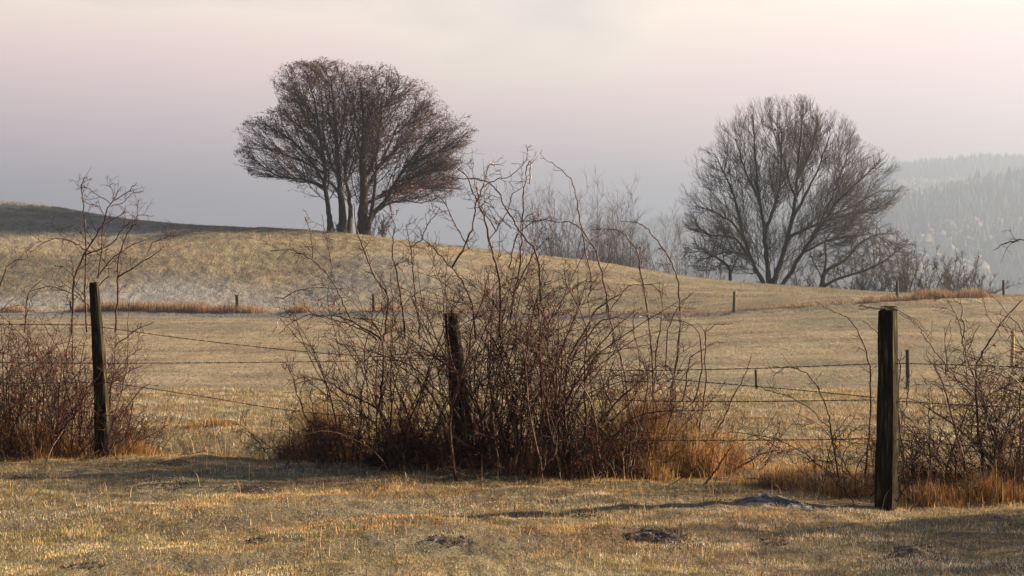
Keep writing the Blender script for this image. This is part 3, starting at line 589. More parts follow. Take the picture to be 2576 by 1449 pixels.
for nm, lb, tp, bt, wd, d, mm in [
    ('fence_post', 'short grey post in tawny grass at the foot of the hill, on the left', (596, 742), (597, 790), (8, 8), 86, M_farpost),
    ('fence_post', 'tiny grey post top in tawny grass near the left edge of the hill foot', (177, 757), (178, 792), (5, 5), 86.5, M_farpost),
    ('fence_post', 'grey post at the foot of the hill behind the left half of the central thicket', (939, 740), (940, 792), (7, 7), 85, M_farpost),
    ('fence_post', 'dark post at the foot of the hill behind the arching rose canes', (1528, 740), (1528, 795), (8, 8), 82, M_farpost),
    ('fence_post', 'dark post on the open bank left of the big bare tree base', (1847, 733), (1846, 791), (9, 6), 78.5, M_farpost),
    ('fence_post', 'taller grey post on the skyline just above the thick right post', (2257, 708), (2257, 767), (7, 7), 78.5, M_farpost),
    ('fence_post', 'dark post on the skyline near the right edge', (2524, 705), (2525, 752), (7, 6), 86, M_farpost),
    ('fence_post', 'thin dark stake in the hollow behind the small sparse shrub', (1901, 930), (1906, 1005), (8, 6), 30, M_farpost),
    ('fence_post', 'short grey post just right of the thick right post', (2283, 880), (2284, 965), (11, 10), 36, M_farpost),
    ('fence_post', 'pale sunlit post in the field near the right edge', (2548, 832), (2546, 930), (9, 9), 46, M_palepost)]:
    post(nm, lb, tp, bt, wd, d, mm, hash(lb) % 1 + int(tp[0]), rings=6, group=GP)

# ------------------------------------------------------------------ barbed wire
def wire(label, pts, seed, sag=0, r=.0021, barbs=True):
    g = np.random.default_rng(seed); P = np.array([W(*p) for p in pts]); n = 40*(len(P)-1)+1
    t = np.linspace(0, 1, n); Q = np.stack([pchip_lin(P[:, k], t) for k in range(3)], -1) if len(P) > 2 else interp_poly(P, t)
    a = np.linspace(0, n*1.1, n); T = Tubes()
    off = np.stack([0*a, np.cos(a), np.sin(a)], -1)*.0022
    T.add(Q+off, np.full(n, r), 4); T.add(Q-off, np.full(n, r), 4)
    T2 = Tubes(); S = np.linalg.norm(np.diff(Q, axis=0), axis=1).sum()
    for k in range(int(S/.11)):
        p = interp_poly(Q, (k+.5)*.11/S)
        for s in (1, -1):
            d = np.array([g.normal(0, .4), g.normal(0, .6), s*1.0]); d /= np.linalg.norm(d); T2.add([p-d*.002, p+d*.016], [.0016, .0009], 3)
    e = thing('barbed_wire', label, 'barbed wire', Q[0], 'strands of barbed wire on the near fence')
    T.build('strand', M_wire, e); o = T2.build('barbs', M_wire, e); o['kind'] = 'stuff'
wire('top strand right of the left post, sloping down into the central thicket', [(250, 822, 13.2), (500, 856, 13.0), (830, 890, 12.7), (1145, 905, 12.4)], 1)
wire('level middle strand between the left post and the middle post', [(258, 914, 13.2), (600, 912, 12.9), (1150, 905, 12.4)], 2)
wire('bottom strand right of the left post, sagging towards the central thicket', [(262, 960, 13.2), (500, 996, 13.0), (760, 1036, 12.8), (1158, 1070, 12.4)], 3)
wire('top strand behind the left hedge bush', [(-250, 808, 13.7), (0, 815, 13.5), (240, 818, 13.25)], 4)
wire('middle strand behind the left hedge bush', [(-250, 905, 13.7), (0, 912, 13.5), (245, 914, 13.25)], 5)
wire('bottom strand behind the left hedge bush', [(-250, 960, 13.7), (0, 964, 13.5), (252, 962, 13.25)], 6)
wire('top strand between the central thicket and the right post', [(1145, 905, 12.3), (1500, 930, 11.7), (1850, 928, 11.0), (2205, 915, 10.25)], 7)
wire('second strand between the central thicket and the right post', [(1150, 985, 12.3), (1550, 1006, 11.6), (1850, 1010, 11.0), (2200, 1006, 10.25)], 8)
wire('slack strand sloping from the hollow to the right post', [(1700, 955, 11.4), (1900, 972, 11.0), (2050, 985, 10.6), (2200, 1000, 10.3)], 9)
wire('bottom strand between the central thicket and the right post', [(1160, 1095, 12.3), (1600, 1107, 11.5), (1950, 1107, 10.8), (2198, 1104, 10.25)], 10)
wire('top strand right of the right post', [(2238, 914, 10.15), (2420, 918, 10.0), (2700, 930, 9.7)], 11)
wire('second strand right of the right post', [(2238, 1008, 10.15), (2450, 1020, 10.0), (2700, 1030, 9.7)], 12)
wire('bottom strand right of the right post', [(2238, 1104, 10.15), (2420, 1120, 10.0), (2700, 1130, 9.7)], 13)
# loose wires wrapped on top of the right post
T = Tubes(); g2 = np.random.default_rng(77)
for k in range(3):
    P = to3([(2160, 768+k*4), (2200, 772+k*2), (2232, 778), (2262, 781), (2310, 808+k*6), (2345, 850+k*5)], 10.1-.03*k, g2, dj=.04, jit=.004); T.add(P, np.full(len(P), .0026), 4)
a = np.linspace(0, 14, 60); c = W(2236, 774, 10.15); T.add(c+np.stack([np.cos(a)*.055, np.sin(a)*.05, np.sin(a*.7)*.008+.004], -1), np.full(60, .0028), 4)
e = thing('wire_coil', 'loose twisted wire ends coiled on top of the thick right post', 'wire', c); T.build('strand', M_wire, e)

# ------------------------------------------------------------------ molehills and stones
def mound(name, label, cat, px, py, d, rx, ry, h, M, seed, rough=.35, group=None):
    g = np.random.default_rng(seed); cx = (px-1288)/F*d; nA, nR_ = 44, 14; V = []; z0 = float(zg(cx, d)[0])
    for i in range(nR_+1):
        s = i/nR_
        for k in range(nA):
            a = k/nA*2*math.pi; ex = 1+.18*math.sin(2*a+seed)+.12*math.sin(3*a+seed*2)+.08*math.sin(7*a)
            x_, y_ = cx+rx*s*ex*math.cos(a), d+ry*s*ex*math.sin(a)
            V.append([x_, y_, 0, s])
    V = np.array(V); z = zg(V[:, 0], V[:, 1]); prof = (1-V[:, 3]**2)**1.1
    V[:, 2] = z-.012+h*prof*(1-rough*.5+rough*2*(fbm(V[:, 0]*9, V[:, 1]*9, 3, seed)-.3))+(1-V[:, 3])**.3*(fbm(V[:, 0]*28, V[:, 1]*28, 2, seed)-.5)*h*.5*(V[:, 3] < 1)
    V[V[:, 3] >= 1, 2] = z[V[:, 3] >= 1]-.03
    Q = [(i*nA+k, i*nA+(k+1) % nA, (i+1)*nA+(k+1) % nA, (i+1)*nA+k) for i in range(nR_) for k in range(nA)]
    o = mesh_np(name, V[:, :3], [q_[::-1] for q_ in Q], None, M)
    if name == 'molehill':
        nc = 60; a = g.uniform(0, 6.283, nc); q = g.uniform(.55, 1.55, nc)**.8; X = cx+rx*q*np.cos(a); Y = d+ry*q*np.sin(a); Z = zg(X, Y)+.006+np.maximum(0, 1-q*q)*h*.6
        s = g.uniform(.003, .010, nc)[:, None]*(.6+.7*g.random((nc, 1))); P_ = np.stack([X, Y, Z], -1); J = lambda v: P_+np.array(v)*s*g.uniform(.6, 1.3, (nc, 1))
        VV = np.stack([J([1, 0, 0]), J([0, 1, 0]), J([-1, 0, 0]), J([0, -1, 0]), J([0, 0, .8]), J([0, 0, -.8])], 1).reshape(-1, 3); k6 = np.arange(nc)[:, None, None]*6
        T6 = (k6+np.array([[0, 1, 4], [1, 2, 4], [2, 3, 4], [3, 0, 4], [1, 0, 5], [2, 1, 5], [3, 2, 5], [0, 3, 5]])).reshape(-1, 3)
        mesh_np('crumbs', VV, None, T6, M, o, False)['kind'] = 'stuff'
    return tag(o, label, cat, group)
GM = 'molehills in the near pasture'
def dd(py): return EYE*F/(py-HZ)
for k, (lb, px, py, rx, ry, h, M_) in enumerate([
    ('largest dark molehill in the foreground grass, right of the middle', 1655, 1350, .20, .22, .06, M_soil), ('flat dark molehill at the bottom, left of the largest one', 1125, 1372, .14, .16, .035, M_soil),
    ('flattened dark molehill in the grass left of the central thicket', 640, 1230, .17, .25, .035, M_soil), ('low crumbly molehill in the lower right corner', 2285, 1382, .15, .2, .03, M_soil),
    ('small dark soil scrape between the largest molehill and the thicket', 1478, 1297, .08, .1, .025, M_soil), ('frosty grey mound of earth left of the right post foot', 1925, 1268, .25, .35, .065, M_frostsoil),
    ('low frosty hump right beside the grey mound, at the right post foot', 2015, 1280, .14, .25, .035, M_frostsoil),
    ('small frost flecked scrape in the orange grass right of the left post', 435, 1165, .16, .22, .03, M_soil), ('low dark scrape at the left edge of the near grass', 62, 1192, .16, .2, .03, M_soil),
    ('tiny soil crumb heap below the grey mound', 1945, 1360, .06, .1, .02, M_soil), ('tiny dark scrape low on the left of the foreground grass', 645, 1358, .05, .08, .015, M_soil),
    ('narrow dark scrape left of the flattened molehill', 430, 1225, .10, .14, .02, M_soil), ('dark crumbs of earth in the bottom left corner', 210, 1422, .09, .1, .02, M_soil)]):
    mound('molehill', lb, 'molehill', px, py, dd(py), rx, ry, h, M_, 40+k, group=GM)
mound('stone', 'round dark stone standing among stems under the hawthorn bush', 'stone', 1055, 1140, 12.6, .11, .13, .24, M_stone, 71, .12)
mound('stone', 'low dark stone at the left foot of the hawthorn bush', 'stone', 965, 1165, 12.3, .16, .15, .13, M_stone, 72, .2)

# ------------------------------------------------------------------ trees (space colonisation)
def crown_points(rows, d, n, g, z3=None, depth=1.0, shell=.5):
    rows = [(tr(z3, [(l, y), (r, y)])) for y, l, r in rows] if z3 is not None else [[(l, y), (r, y)] for y, l, r in rows]
    ys = np.array([a[0][1] for a in rows]); xl = np.array([a[0][0] for a in rows]); xr = np.array([a[1][0] for a in rows])
    wd = xr-xl; yy = []
    while len(yy) < n:
        c = g.uniform(ys[0], ys[-1], n); k = g.random(n) < (np.interp(c, ys, wd)/wd.max())**1.5; yy += list(c[k])
    yy = np.array(yy[:n]); l = np.interp(yy, ys, xl); r = np.interp(yy, ys, xr); a = g.uniform(0, 6.2832, n); q = g.random(n)**shell
    px = (l+r)/2+(r-l)/2*q*np.cos(a); dy = (r-l)/2/F*d*q*np.sin(a)*depth
    return np.stack([(px-1288)/F*d, d+dy, EYE+d*(HZ-yy)/F], -1)
def colonise(seeds, A, D, di, dk, g, iters=140, tropism=(0, 0, 0), jitter=.12):
    """seeds: list of polylines (first starts at the ground). returns pts, parent, root id"""
    pts = []; par = []; rid = []
    for s, (poly, root, attach) in enumerate(seeds):
        L = np.linalg.norm(np.diff(poly, axis=0), axis=1).sum(); m = max(2, int(L/D)); Q = interp_poly(poly, np.linspace(0, 1, m+1))
        prev = -1
        if attach:
            ar = np.array(pts); ok = np.array(rid) == root; dist = np.linalg.norm(ar-Q[0], axis=1)+1e6*(~ok); prev = int(np.argmin(dist)); Q = Q[1:]
        for p in Q: pts.append(p); par.append(prev); rid.append(root); prev = len(pts)-1
    pts = [np.array(p) for p in pts]; P = np.array(pts)
    near = np.full(len(A), -1); nd_ = np.full(len(A), 1e9); alive = np.ones(len(A), bool)
    def upd(i0):
        N_ = np.array(pts[i0:]); 
        for c in range(0, len(N_), 400):
            dm = np.linalg.norm(A[:, None]-N_[None, c:c+400], axis=2); m = dm.argmin(1); v = dm[np.arange(len(A)), m]; b = v < nd_
            nd_[b] = v[b]; near[b] = i0+c+m[b]
    upd(0); trop = np.array(tropism)
    for it in range(iters):
        alive &= nd_ > dk; k = alive & (nd_ < di)
        if not k.any(): break
        idx = near[k]; dirs = A[k]-np.array(pts)[idx]; dirs /= np.linalg.norm(dirs, axis=1, keepdims=True)
        u, inv = np.unique(idx, return_inverse=True); s = np.zeros((len(u), 3)); np.add.at(s, inv, dirs)
        s /= np.linalg.norm(s, axis=1, keepdims=True)+1e-9; s += trop+g.normal(0, jitter, s.shape)
        PA = np.array(pts); pu = np.array(par)[u]; pv_ = PA[u]-PA[np.maximum(pu, 0)]; s += .55*pv_/(np.linalg.norm(pv_, axis=1, keepdims=True)+1e-9); s /= np.linalg.norm(s, axis=1, keepdims=True)
        i0 = len(pts)
        for a, b in zip(u, s): pts.append(pts[a]+b*D); par.append(int(a)); rid.append(rid[a])
        upd(i0)
    return np.array(pts), np.array(par), np.array(rid)
def tree_meshes(t, P, par, sel, Mb, Mt, g, rtip=.012, expo=2.3, rmax=None, twig=(3, .5, .25), twup=.0, droop=0, leaves=None, trunk_r=None, flat=1.0, rt=.009):
    """skeleton -> trunk mesh (thick part) and crown mesh (branches and twigs) under thing t"""
    n = len(P); ch = [[] for _ in range(n)]
    for i in range(n):
        if sel[i] and par[i] >= 0: ch[par[i]].append(i)
    rad = np.zeros(n)
    for i in range(n-1, -1, -1):
        if sel[i]: rad[i] = (rtip**expo if not ch[i] else sum(rad[c] for c in ch[i]))
    mr_ = rad[sel].max(); R_ = np.where(sel, rtip+(rmax-rtip)*(rad/mr_)**.72, 0)
    TR, BR, TW = Tubes(), Tubes(), Tubes(); thr = rmax*.5
    starts = [(i, -1) for i in range(n) if sel[i] and par[i] < 0]; tips = []
    while starts:
        i, pr = starts.pop(); chain = ([pr] if pr >= 0 else [])+[i]
        while ch[i]:
            b = max(ch[i], key=lambda c: R_[c]); starts += [(c, i) for c in ch[i] if c != b]; chain.append(b); i = b
        if len(chain) < 2: continue
        pts = P[chain].copy(); rr_ = R_[chain].copy()
        if pr >= 0: rr_[0] = rr_[1]
        if len(pts) > 3: pts[1:-1] = pts[1:-1]*.5+(pts[:-2]+pts[2:])*.25
        cut = np.where(rr_ > thr)[0]
        if pr < 0 or (len(cut) > 2): 
            m = (cut[-1]+1) if len(cut) else 2; m = max(m, 2)
            fl = np.ones(m); 
            if pr < 0: fl = 1+.45*np.exp(-np.linalg.norm(pts[:m]-pts[0], axis=1)/.5)
            TR.add(pts[:m], rr_[:m]*fl, 9)
            if m < len(pts): BR.add(pts[m-1:], rr_[m-1:], 5)
        else: BR.add(pts, rr_, 5 if rr_[0] > .04 else 3)
        tips.append(chain)
    # twigs
    nt, L, sp = twig; LV = []
    thin = [i for i in range(n) if sel[i] and R_[i] < .055 and par[i] >= 0]
    for i in thin:
        d0 = P[i]-P[par[i]]; d0 /= np.linalg.norm(d0)+1e-9
        for k in range(nt):
            d = perp(d0, g, g.uniform(.2, .95)); d[2] *= flat; d[2] += twup
            Q = wander(P[i]-d0*g.uniform(0, .3), d, L*g.uniform(.4, 1.25), 4, .16, twup*.3-droop, g); TW.add(Q, np.linspace(rt, rt*.45, 5), 3)
            if g.random() < sp:
                q = wander(Q[2], perp(Q[3]-Q[1], g, .7), L*.5, 3, .15, twup*.3-droop, g); TW.add(q, [rt*.7, rt*.6, rt*.5, rt*.4], 3)
            if leaves:
                for m in range(g.poisson(leaves[0])): LV.append(Q[g.integers(1, 5)]+g.normal(0, .10, 3))
    TR.build('trunk', Mb, t)
    cr = Tubes(); cr.L = BR.L
    for k_, v_ in TW.L.items(): cr.L.setdefault(k_, []).extend(v_)
    cr.build('crown', Mt, t)
    if leaves and LV:
        LV = np.array(LV); m = len(LV); s = leaves[1]
        u = g.normal(0, 1, (m, 3)); u /= np.linalg.norm(u, axis=1, keepdims=True); v = np.cross(u, g.normal(0, 1, (m, 3))); v /= np.linalg.norm(v, axis=1, keepdims=True); sz = s*g.uniform(.6, 1.3, m)[:, None]
        V = np.stack([LV-u*sz, LV+v*sz*.55, LV+u*sz, LV-v*sz*.55], 1).reshape(-1, 3); o = mesh_np('leaves', V, np.arange(m*4).reshape(-1, 4), None, leaves[2], t, False); o['kind'] = 'stuff'
def line3(z, pts, d, g, dj=0):
    pts = tr(z, pts); dz = np.cumsum(np.r_[0, np.full(len(pts)-1, dj)]); return np.array([W(px, py, d+q) for (px, py), q in zip(pts, dz)])

# big trees: limbs read off the photograph, boughs radiating from the fork, side branches and twigs
def make_env(rows, d, z3_, g, depth=.85, rag=.16):
    rows = [(tr(z3_, [(l, y), (r, y)])) if z3_ is not None else [(l, y), (r, y)] for y, l, r in rows]
    ys = np.array([a[0][1] for a in rows]); xl = np.array([a[0][0] for a in rows]); xr = np.array([a[1][0] for a in rows]); cyy = (ys[0]+ys[-1])/2
    s = g.integers(0, 90)
    def inside(p, k=1.0):
        p = np.atleast_2d(p); px = 1288+p[:, 0]/p[:, 1]*F; py = HZ-(p[:, 2]-EYE)/p[:, 1]*F
        cx = (np.interp(py, ys, xl)+np.interp(py, ys, xr))/2
        an = np.arctan2(py-cyy, px-cx.mean()); az = np.arctan2(p[:, 1]-d, p[:, 0]-(cx-1288)/F*d)
        q = k*(1+rag*2*(vnoise(an*3.2+50, az*1.2+50, s)-.5)+rag*(vnoise(an*9+50, az*3+50, s+5)-.5))
        hw = (np.interp(py, ys, xr)-np.interp(py, ys, xl))/2*q
        top = ys[0]-(q-1)*60
        return (py > top) & (py < ys[-1]+25) & ((px-cx)**2/hw**2+((p[:, 1]-d)/(hw/F*d*depth))**2 < 1)
    return inside
def branch(p, d, L, st, wig, fan, kf, up, g, inside, r0, r1):
    pts = [np.array(p, float)]; n = max(2, int(L/st)); d = d/np.linalg.norm(d)
    for k in range(n):
        v = pts[-1]-fan; v /= np.linalg.norm(v)+1e-9
        d = d+v*kf+g.normal(0, wig, 3)+np.array([0, 0, up]); d /= np.linalg.norm(d); q = pts[-1]+d*st
        if not inside(q)[0]: break
        pts.append(q)
    if len(pts) < 2: return None, None
    return np.array(pts), np.linspace(r0, max(r1, r0*(1-.85*(len(pts)-1)/n)), len(pts))
def big_tree(t, limbs, inside, fan, g, Mb, Mt, lev, leaves=None, flat=1, tw=.011):
    TR, BR = Tubes(), Tubes(); LV = []; cur = []
    for poly, r0, r1 in limbs:
        m = max(4, int(np.linalg.norm(np.diff(poly, axis=0), axis=1).sum()/.5)); Q = .5*np.stack([pchip_lin(poly[:, k], np.linspace(0, 1, m)) for k in range(3)], -1)+.5*np.stack([np.interp(np.linspace(0, len(poly)-1, m), np.arange(len(poly)), poly[:, k]) for k in range(3)], -1)
        Q[1:-1] += g.normal(0, .04, Q[1:-1].shape); r = r0+(r1-r0)*np.linspace(0, 1, m)**.75
        if poly is limbs[0][0]: r = r*(1+.5*np.exp(-np.arange(m)/1.3))
        TR.add(Q, r, 10); cur.append((Q, r))
    for li, (dens, L, ang, up, kf, wig, t0, rr) in enumerate(lev):
        nxt = []
        for Q, r in cur:
            S = np.linalg.norm(np.diff(Q, axis=0), axis=1).sum(); n = g.poisson(dens*S)
            for k in range(n):
                tt = g.uniform(t0, 1.0); x = tt*(len(Q)-1); a = min(int(x), len(Q)-2); p = Q[a]+(Q[a+1]-Q[a])*(x-a)
                d = perp(Q[a+1]-Q[a], g, g.uniform(ang*.6, ang*1.3)); d[2] *= flat
                rb = min(rr, (r[a])*.75)
                P_, R_ = branch(p, d, L*g.uniform(.5, 1.2)*(1.1-.55*tt if li < 2 else 1), .42 if li == 0 else (.3 if li == 1 else .17), wig, fan, kf, up, g, inside, rb, tw*.55)
                if P_ is None: continue
                nxt.append((P_, R_))
        for P_, R_ in nxt:
            if len(P_) > 12: P_ = P_[:12*(len(P_)//12)] if len(P_) > 24 else P_
            BR.add(P_, R_[:len(P_)], 5 if li == 0 else 3)
            if leaves and li >= len(lev)-2:
                for q in range(g.poisson(leaves[0])): LV.append(P_[g.integers(0, len(P_))]+g.normal(0, .08, 3))
        cur = nxt+(cur if li == 0 else [])
    TR.build('trunk', Mb, t); BR.build('crown', Mt, t)
    if LV:
        LV = np.array(LV); m = len(LV); s = leaves[1]
        u = g.normal(0, 1, (m, 3)); u /= np.linalg.norm(u, axis=1, keepdims=True); v = np.cross(u, g.normal(0, 1, (m, 3))); v /= np.linalg.norm(v, axis=1, keepdims=True); sz = s*g.uniform(.6, 1.3, m)[:, None]
        V = np.stack([LV-u*sz, LV+v*sz*.55, LV+u*sz, LV-v*sz*.55], 1).reshape(-1, 3); mesh_np('leaves', V, np.arange(m*4).reshape(-1, 4), None, leaves[2], t, False)['kind'] = 'stuff'
def limb(z, pts, d, dj, r0, r1, foot=False):
    p = line3(z, pts, d, g, dj)
    if foot: p[0, 2] = float(zg(p[0, 0], p[0, 1])[0])-.15
    return (p, r0, r1)
g = np.random.default_rng(501); DB = 111
rows = [(150, 760, 960), (165, 700, 1010), (195, 672, 1050), (215, 668, 1085), (250, 660, 1120), (285, 628, 1180), (320, 612, 1198), (350, 590, 1212), (380, 568, 1208), (410, 580, 1198), (440, 605, 1195), (470, 650, 1188), (495, 720, 1165), (525, 880, 1110)]
env = make_env(rows, DB, None, g, rag=.18)
BL = ['slender beech on the hill, leftmost trunk of the group standing apart', 'second beech trunk from the left in the hill group', 'thin beech trunk squeezed between two thicker ones on the hill', 'thickest beech on the hill with low limbs spreading right']
BG = 'beeches grouped on top of the hill'
BEECH = [
    [limb(2, [(850, 1370), (845, 1260), (830, 1150), (815, 950), (800, 800), (770, 600), (740, 400), (690, 200)], DB-1, -.1, .26, .05, True), limb(2, [(812, 980), (700, 800), (560, 650), (420, 560)], DB-1.2, -.6, .13, .03),
     limb(2, [(815, 1010), (650, 950), (430, 920), (250, 780)], DB-1, .5, .12, .03), limb(2, [(790, 780), (640, 560), (460, 420)], DB-1, .8, .12, .03), limb(2, [(775, 640), (640, 420), (520, 250)], DB-1, .3, .10, .03), limb(2, [(812, 1000), (690, 960), (520, 960)], DB-1, -1.2, .08, .03), limb(2, [(795, 720), (800, 500), (780, 300), (740, 120)], DB-1, .5, .10, .03), limb(2, [(805, 900), (600, 790), (350, 700)], DB-1, -.2, .11, .03)],
    [limb(2, [(945, 1370), (945, 1250), (935, 1100), (920, 1000), (905, 800), (890, 600), (880, 400), (850, 150)], DB+.6, .1, .38, .05, True), limb(2, [(920, 950), (860, 850), (800, 640), (700, 420)], DB+.6, .8, .14, .04), limb(2, [(905, 760), (950, 560), (960, 350), (930, 140)], DB+.6, .5, .12, .03), limb(2, [(890, 640), (840, 440), (800, 200)], DB+.6, -.5, .10, .03), limb(2, [(915, 1040), (800, 940), (640, 900)], DB+1, 1.6, .12, .03)],
    [limb(2, [(1000, 1370), (1005, 1250), (1005, 1120), (985, 1000), (960, 850), (1000, 650), (1040, 450), (990, 220)], DB+1.6, .2, .24, .04, True), limb(2, [(985, 950), (1040, 750), (1080, 520)], DB+1.8, 1.0, .10, .03)],
    [limb(2, [(1110, 1400), (1100, 1280), (1105, 1150), (1110, 1000), (1095, 800), (1110, 600), (1100, 450), (1080, 200)], DB, -.1, .56, .06, True), limb(2, [(1120, 1330), (1190, 1200), (1290, 1090), (1350, 980), (1430, 850), (1540, 720), (1700, 560)], DB, -.4, .24, .04),
     limb(2, [(1110, 1050), (1200, 900), (1300, 700), (1380, 500)], DB, .7, .2, .04), limb(2, [(1105, 950), (1200, 750), (1240, 500), (1250, 280)], DB, -.7, .2, .04), limb(2, [(1110, 1150), (1250, 1060), (1400, 990), (1700, 950)], DB, .8, .16, .03),
     limb(2, [(1105, 820), (1040, 640), (1000, 430)], DB, -.9, .16, .04), limb(2, [(1115, 900), (1300, 780), (1500, 560), (1600, 420)], DB, 1.2, .15, .03), limb(2, [(1340, 980), (1550, 900), (1750, 850)], DB-1.5, -.5, .11, .03), limb(2, [(1180, 1100), (1450, 1010), (1780, 1010)], DB+.6, .5, .12, .03), limb(2, [(1250, 1040), (1500, 980), (1700, 1030)], DB-.6, -1, .10, .03), limb(2, [(1420, 850), (1650, 740), (1850, 690)], DB-2, -.3, .10, .03), limb(2, [(1100, 700), (1180, 500), (1300, 330), (1380, 220)], DB, -.3, .12, .03),
     limb(2, [(1200, 1190), (1350, 1110), (1560, 1130)], DB, -1.2, .10, .03), limb(2, [(1140, 1330), (1180, 1120), (1200, 900), (1190, 700)], DB-.4, -.4, .22, .04)]]
for k in range(4):
    f = BEECH[k][0][0][0]
    t = thing('beech_tree', BL[k], 'tree', (f[0], f[1], float(zg(f[0], f[1])[0])), BG)
    w_ = [.95, .9, .5, 1.0][k]
    fan = W(880, 620, DB)
    big_tree(t, BEECH[k], env, fan, g, M_bark, M_beech, [(1.7*w_, 6.0, .75, .01, .26, .05, .26, .042), (2.0, 2.4, .75, .0, .16, .07, .10, .02), (3.3, .9, .7, -.01, .10, .10, .05, .012), (2.6, .36, .7, .0, .05, .2, .1, .010)], leaves=(1.0, .065, M_leaf), flat=.5, tw=.011)
    if k == 3:     # the last russet leaves low on the right
        cen = W(1015, 482, DB-3); m = 160; g5 = np.random.default_rng(9); V = cen+g5.normal(0, 1, (m, 3))*np.array([1.5, 1.2, .33]); u = g5.normal(0, .06, (m, 3)); v = g5.normal(0, .04, (m, 3))
        mesh_np('russet_leaves', np.stack([V-u, V+v, V+u, V-v], 1).reshape(-1, 3), np.arange(m*4).reshape(-1, 4), None, M_leafred, t, False)['kind'] = 'stuff'
# brushwood at the foot of the beeches
def brush(name, label, cat, px, py, d, wd, h, n, M, seed, group=None, up=.02, L2=.6, r=.03, fan=.7, n2=7, sink=0):
    g = np.random.default_rng(seed); c = W(px, py, d); z0 = float(zg(c[0], d)[0]); t = thing(name, label, cat, (c[0], d, z0), group); T = Tubes(); TR = Tubes()
    for k in range(n):
        b = np.array([c[0]+g.normal(0, wd*.22), d+g.normal(0, wd*.2), z0-.1]); P = wander(b, np.array([g.normal(0, fan)*wd/h*.5, g.normal(0, fan)*wd/h*.5, 1]), h*g.uniform(.55, 1.08), 9, .10, up, g)
        (TR if k < 4 else T).add(P, np.linspace(r*g.uniform(.6, 1.1), .009, 10), 4)
        for m in range(n2*3):
            tt = g.uniform(.12, 1); p = interp_poly(P, tt); Q = wander(p, perp(P[-1]-P[0], g, g.uniform(.3, .9)), L2*h/4*g.uniform(.4, 1.3)*(1.2-tt*.6), 5, .14, up*2, g); T.add(Q, np.linspace(.016, .007, 6), 3)
            for s in range(4):
                Z = wander(interp_poly(Q, g.uniform(.3, 1)), perp(Q[-1]-Q[0], g, g.uniform(.3, .9)), L2*h/10*g.uniform(.5, 1.3), 3, .15, up*2, g); T.add(Z, [.010, .009, .007, .006], 3)
    TR.build('stems', M, t)['kind'] = 'stuff'; T.build('crown', M, t); return t
brush('brushwood', 'twiggy undergrowth right at the foot of the thickest beech', 'shrub', 955, 600, 110, 2.6, 2.6, 14, M_beech, 61, fan=.8)
brush('brushwood', 'small dark shrub between the two left beech trunks', 'shrub', 848, 590, 112.5, 1.0, 1.5, 9, M_beech, 62, fan=.8)

# the large ash
g = np.random.default_rng(502); DA = 113
def z3(pts, root, att, dj=0, d=DA, z=3):
    p = line3(z, pts, d, g, dj)
    if not att: p[0, 2] = float(zg(p[0, 0], p[0, 1])[0])-.3
    return (p, root, att)
L3 = lambda pts, dj, r0, r1, foot=False: limb(3, pts, DA, dj, r0, r1, foot)
ASH = [L3([(1330, 1010), (1335, 975), (1350, 930), (1385, 830), (1430, 650), (1450, 520), (1460, 380), (1480, 130)], .1, .36, .04, True),
       L3([(1322, 1000), (1280, 950), (1240, 870), (1190, 740), (1140, 670), (1060, 620), (960, 580)], -.5, .24, .03), L3([(1325, 1000), (1315, 940), (1300, 800), (1290, 680), (1265, 540), (1255, 400), (1235, 130)], .4, .28, .04),
       L3([(1340, 1000), (1390, 965), (1480, 820), (1560, 700), (1650, 570), (1750, 470), (1870, 360)], -.3, .22, .03), L3([(1215, 820), (1160, 815), (1100, 810), (980, 850)], -.8, .12, .03), L3([(1297, 720), (1350, 560), (1375, 440), (1380, 200)], -.6, .16, .03),
       L3([(1430, 650), (1500, 520), (1560, 400), (1620, 230)], .8, .16, .03), L3([(1190, 740), (1150, 560), (1110, 450), (1050, 330)], .6, .14, .03), L3([(1450, 560), (1400, 400), (1350, 200)], 1.0, .12, .03), L3([(1415, 740), (1560, 670), (1720, 620), (1860, 590)], 1.1, .14, .03),
       L3([(1270, 560), (1200, 420), (1150, 250)], -1.2, .13, .03), L3([(1460, 440), (1530, 300), (1560, 150)], -.9, .11, .03), L3([(1240, 870), (1150, 740), (1040, 730), (930, 700)], .9, .11, .03), L3([(1600, 640), (1740, 580), (1880, 500)], .9, .09, .03), L3([(1480, 820), (1590, 630), (1670, 430), (1720, 270)], .5, .12, .03), L3([(1490, 810), (1650, 740), (1830, 720)], -.8, .10, .03)]
rows = [(30, 1170, 1540), (80, 1110, 1630), (150, 1070, 1700), (220, 1025, 1780), (300, 980, 1850), (350, 945, 1915), (420, 910, 1930), (500, 880, 1930), (580, 870, 1915), (650, 885, 1870), (720, 895, 1840), (800, 900, 1700), (880, 950, 1500)]
env = make_env(rows, DA, 3, g, rag=.19)
t = thing('ash_tree', 'largest bare tree with several long stems fanning from one base, right side skyline', 'tree', (W(1942, 720, DA)[0], DA, float(zg(W(1942, 720, DA)[0], DA)[0])))
big_tree(t, ASH, env, W(1945, 700, DA), g, M_bark, M_twig_far, [(3.0, 5.0, .95, .02, .12, .06, .14, .027), (2.3, 2.3, .7, .05, .12, .06, .10, .016), (2.7, 1.0, .6, .07, .08, .08, .1, .012), (2.0, .5, .55, .09, .05, .12, .1, .010)], tw=.011)
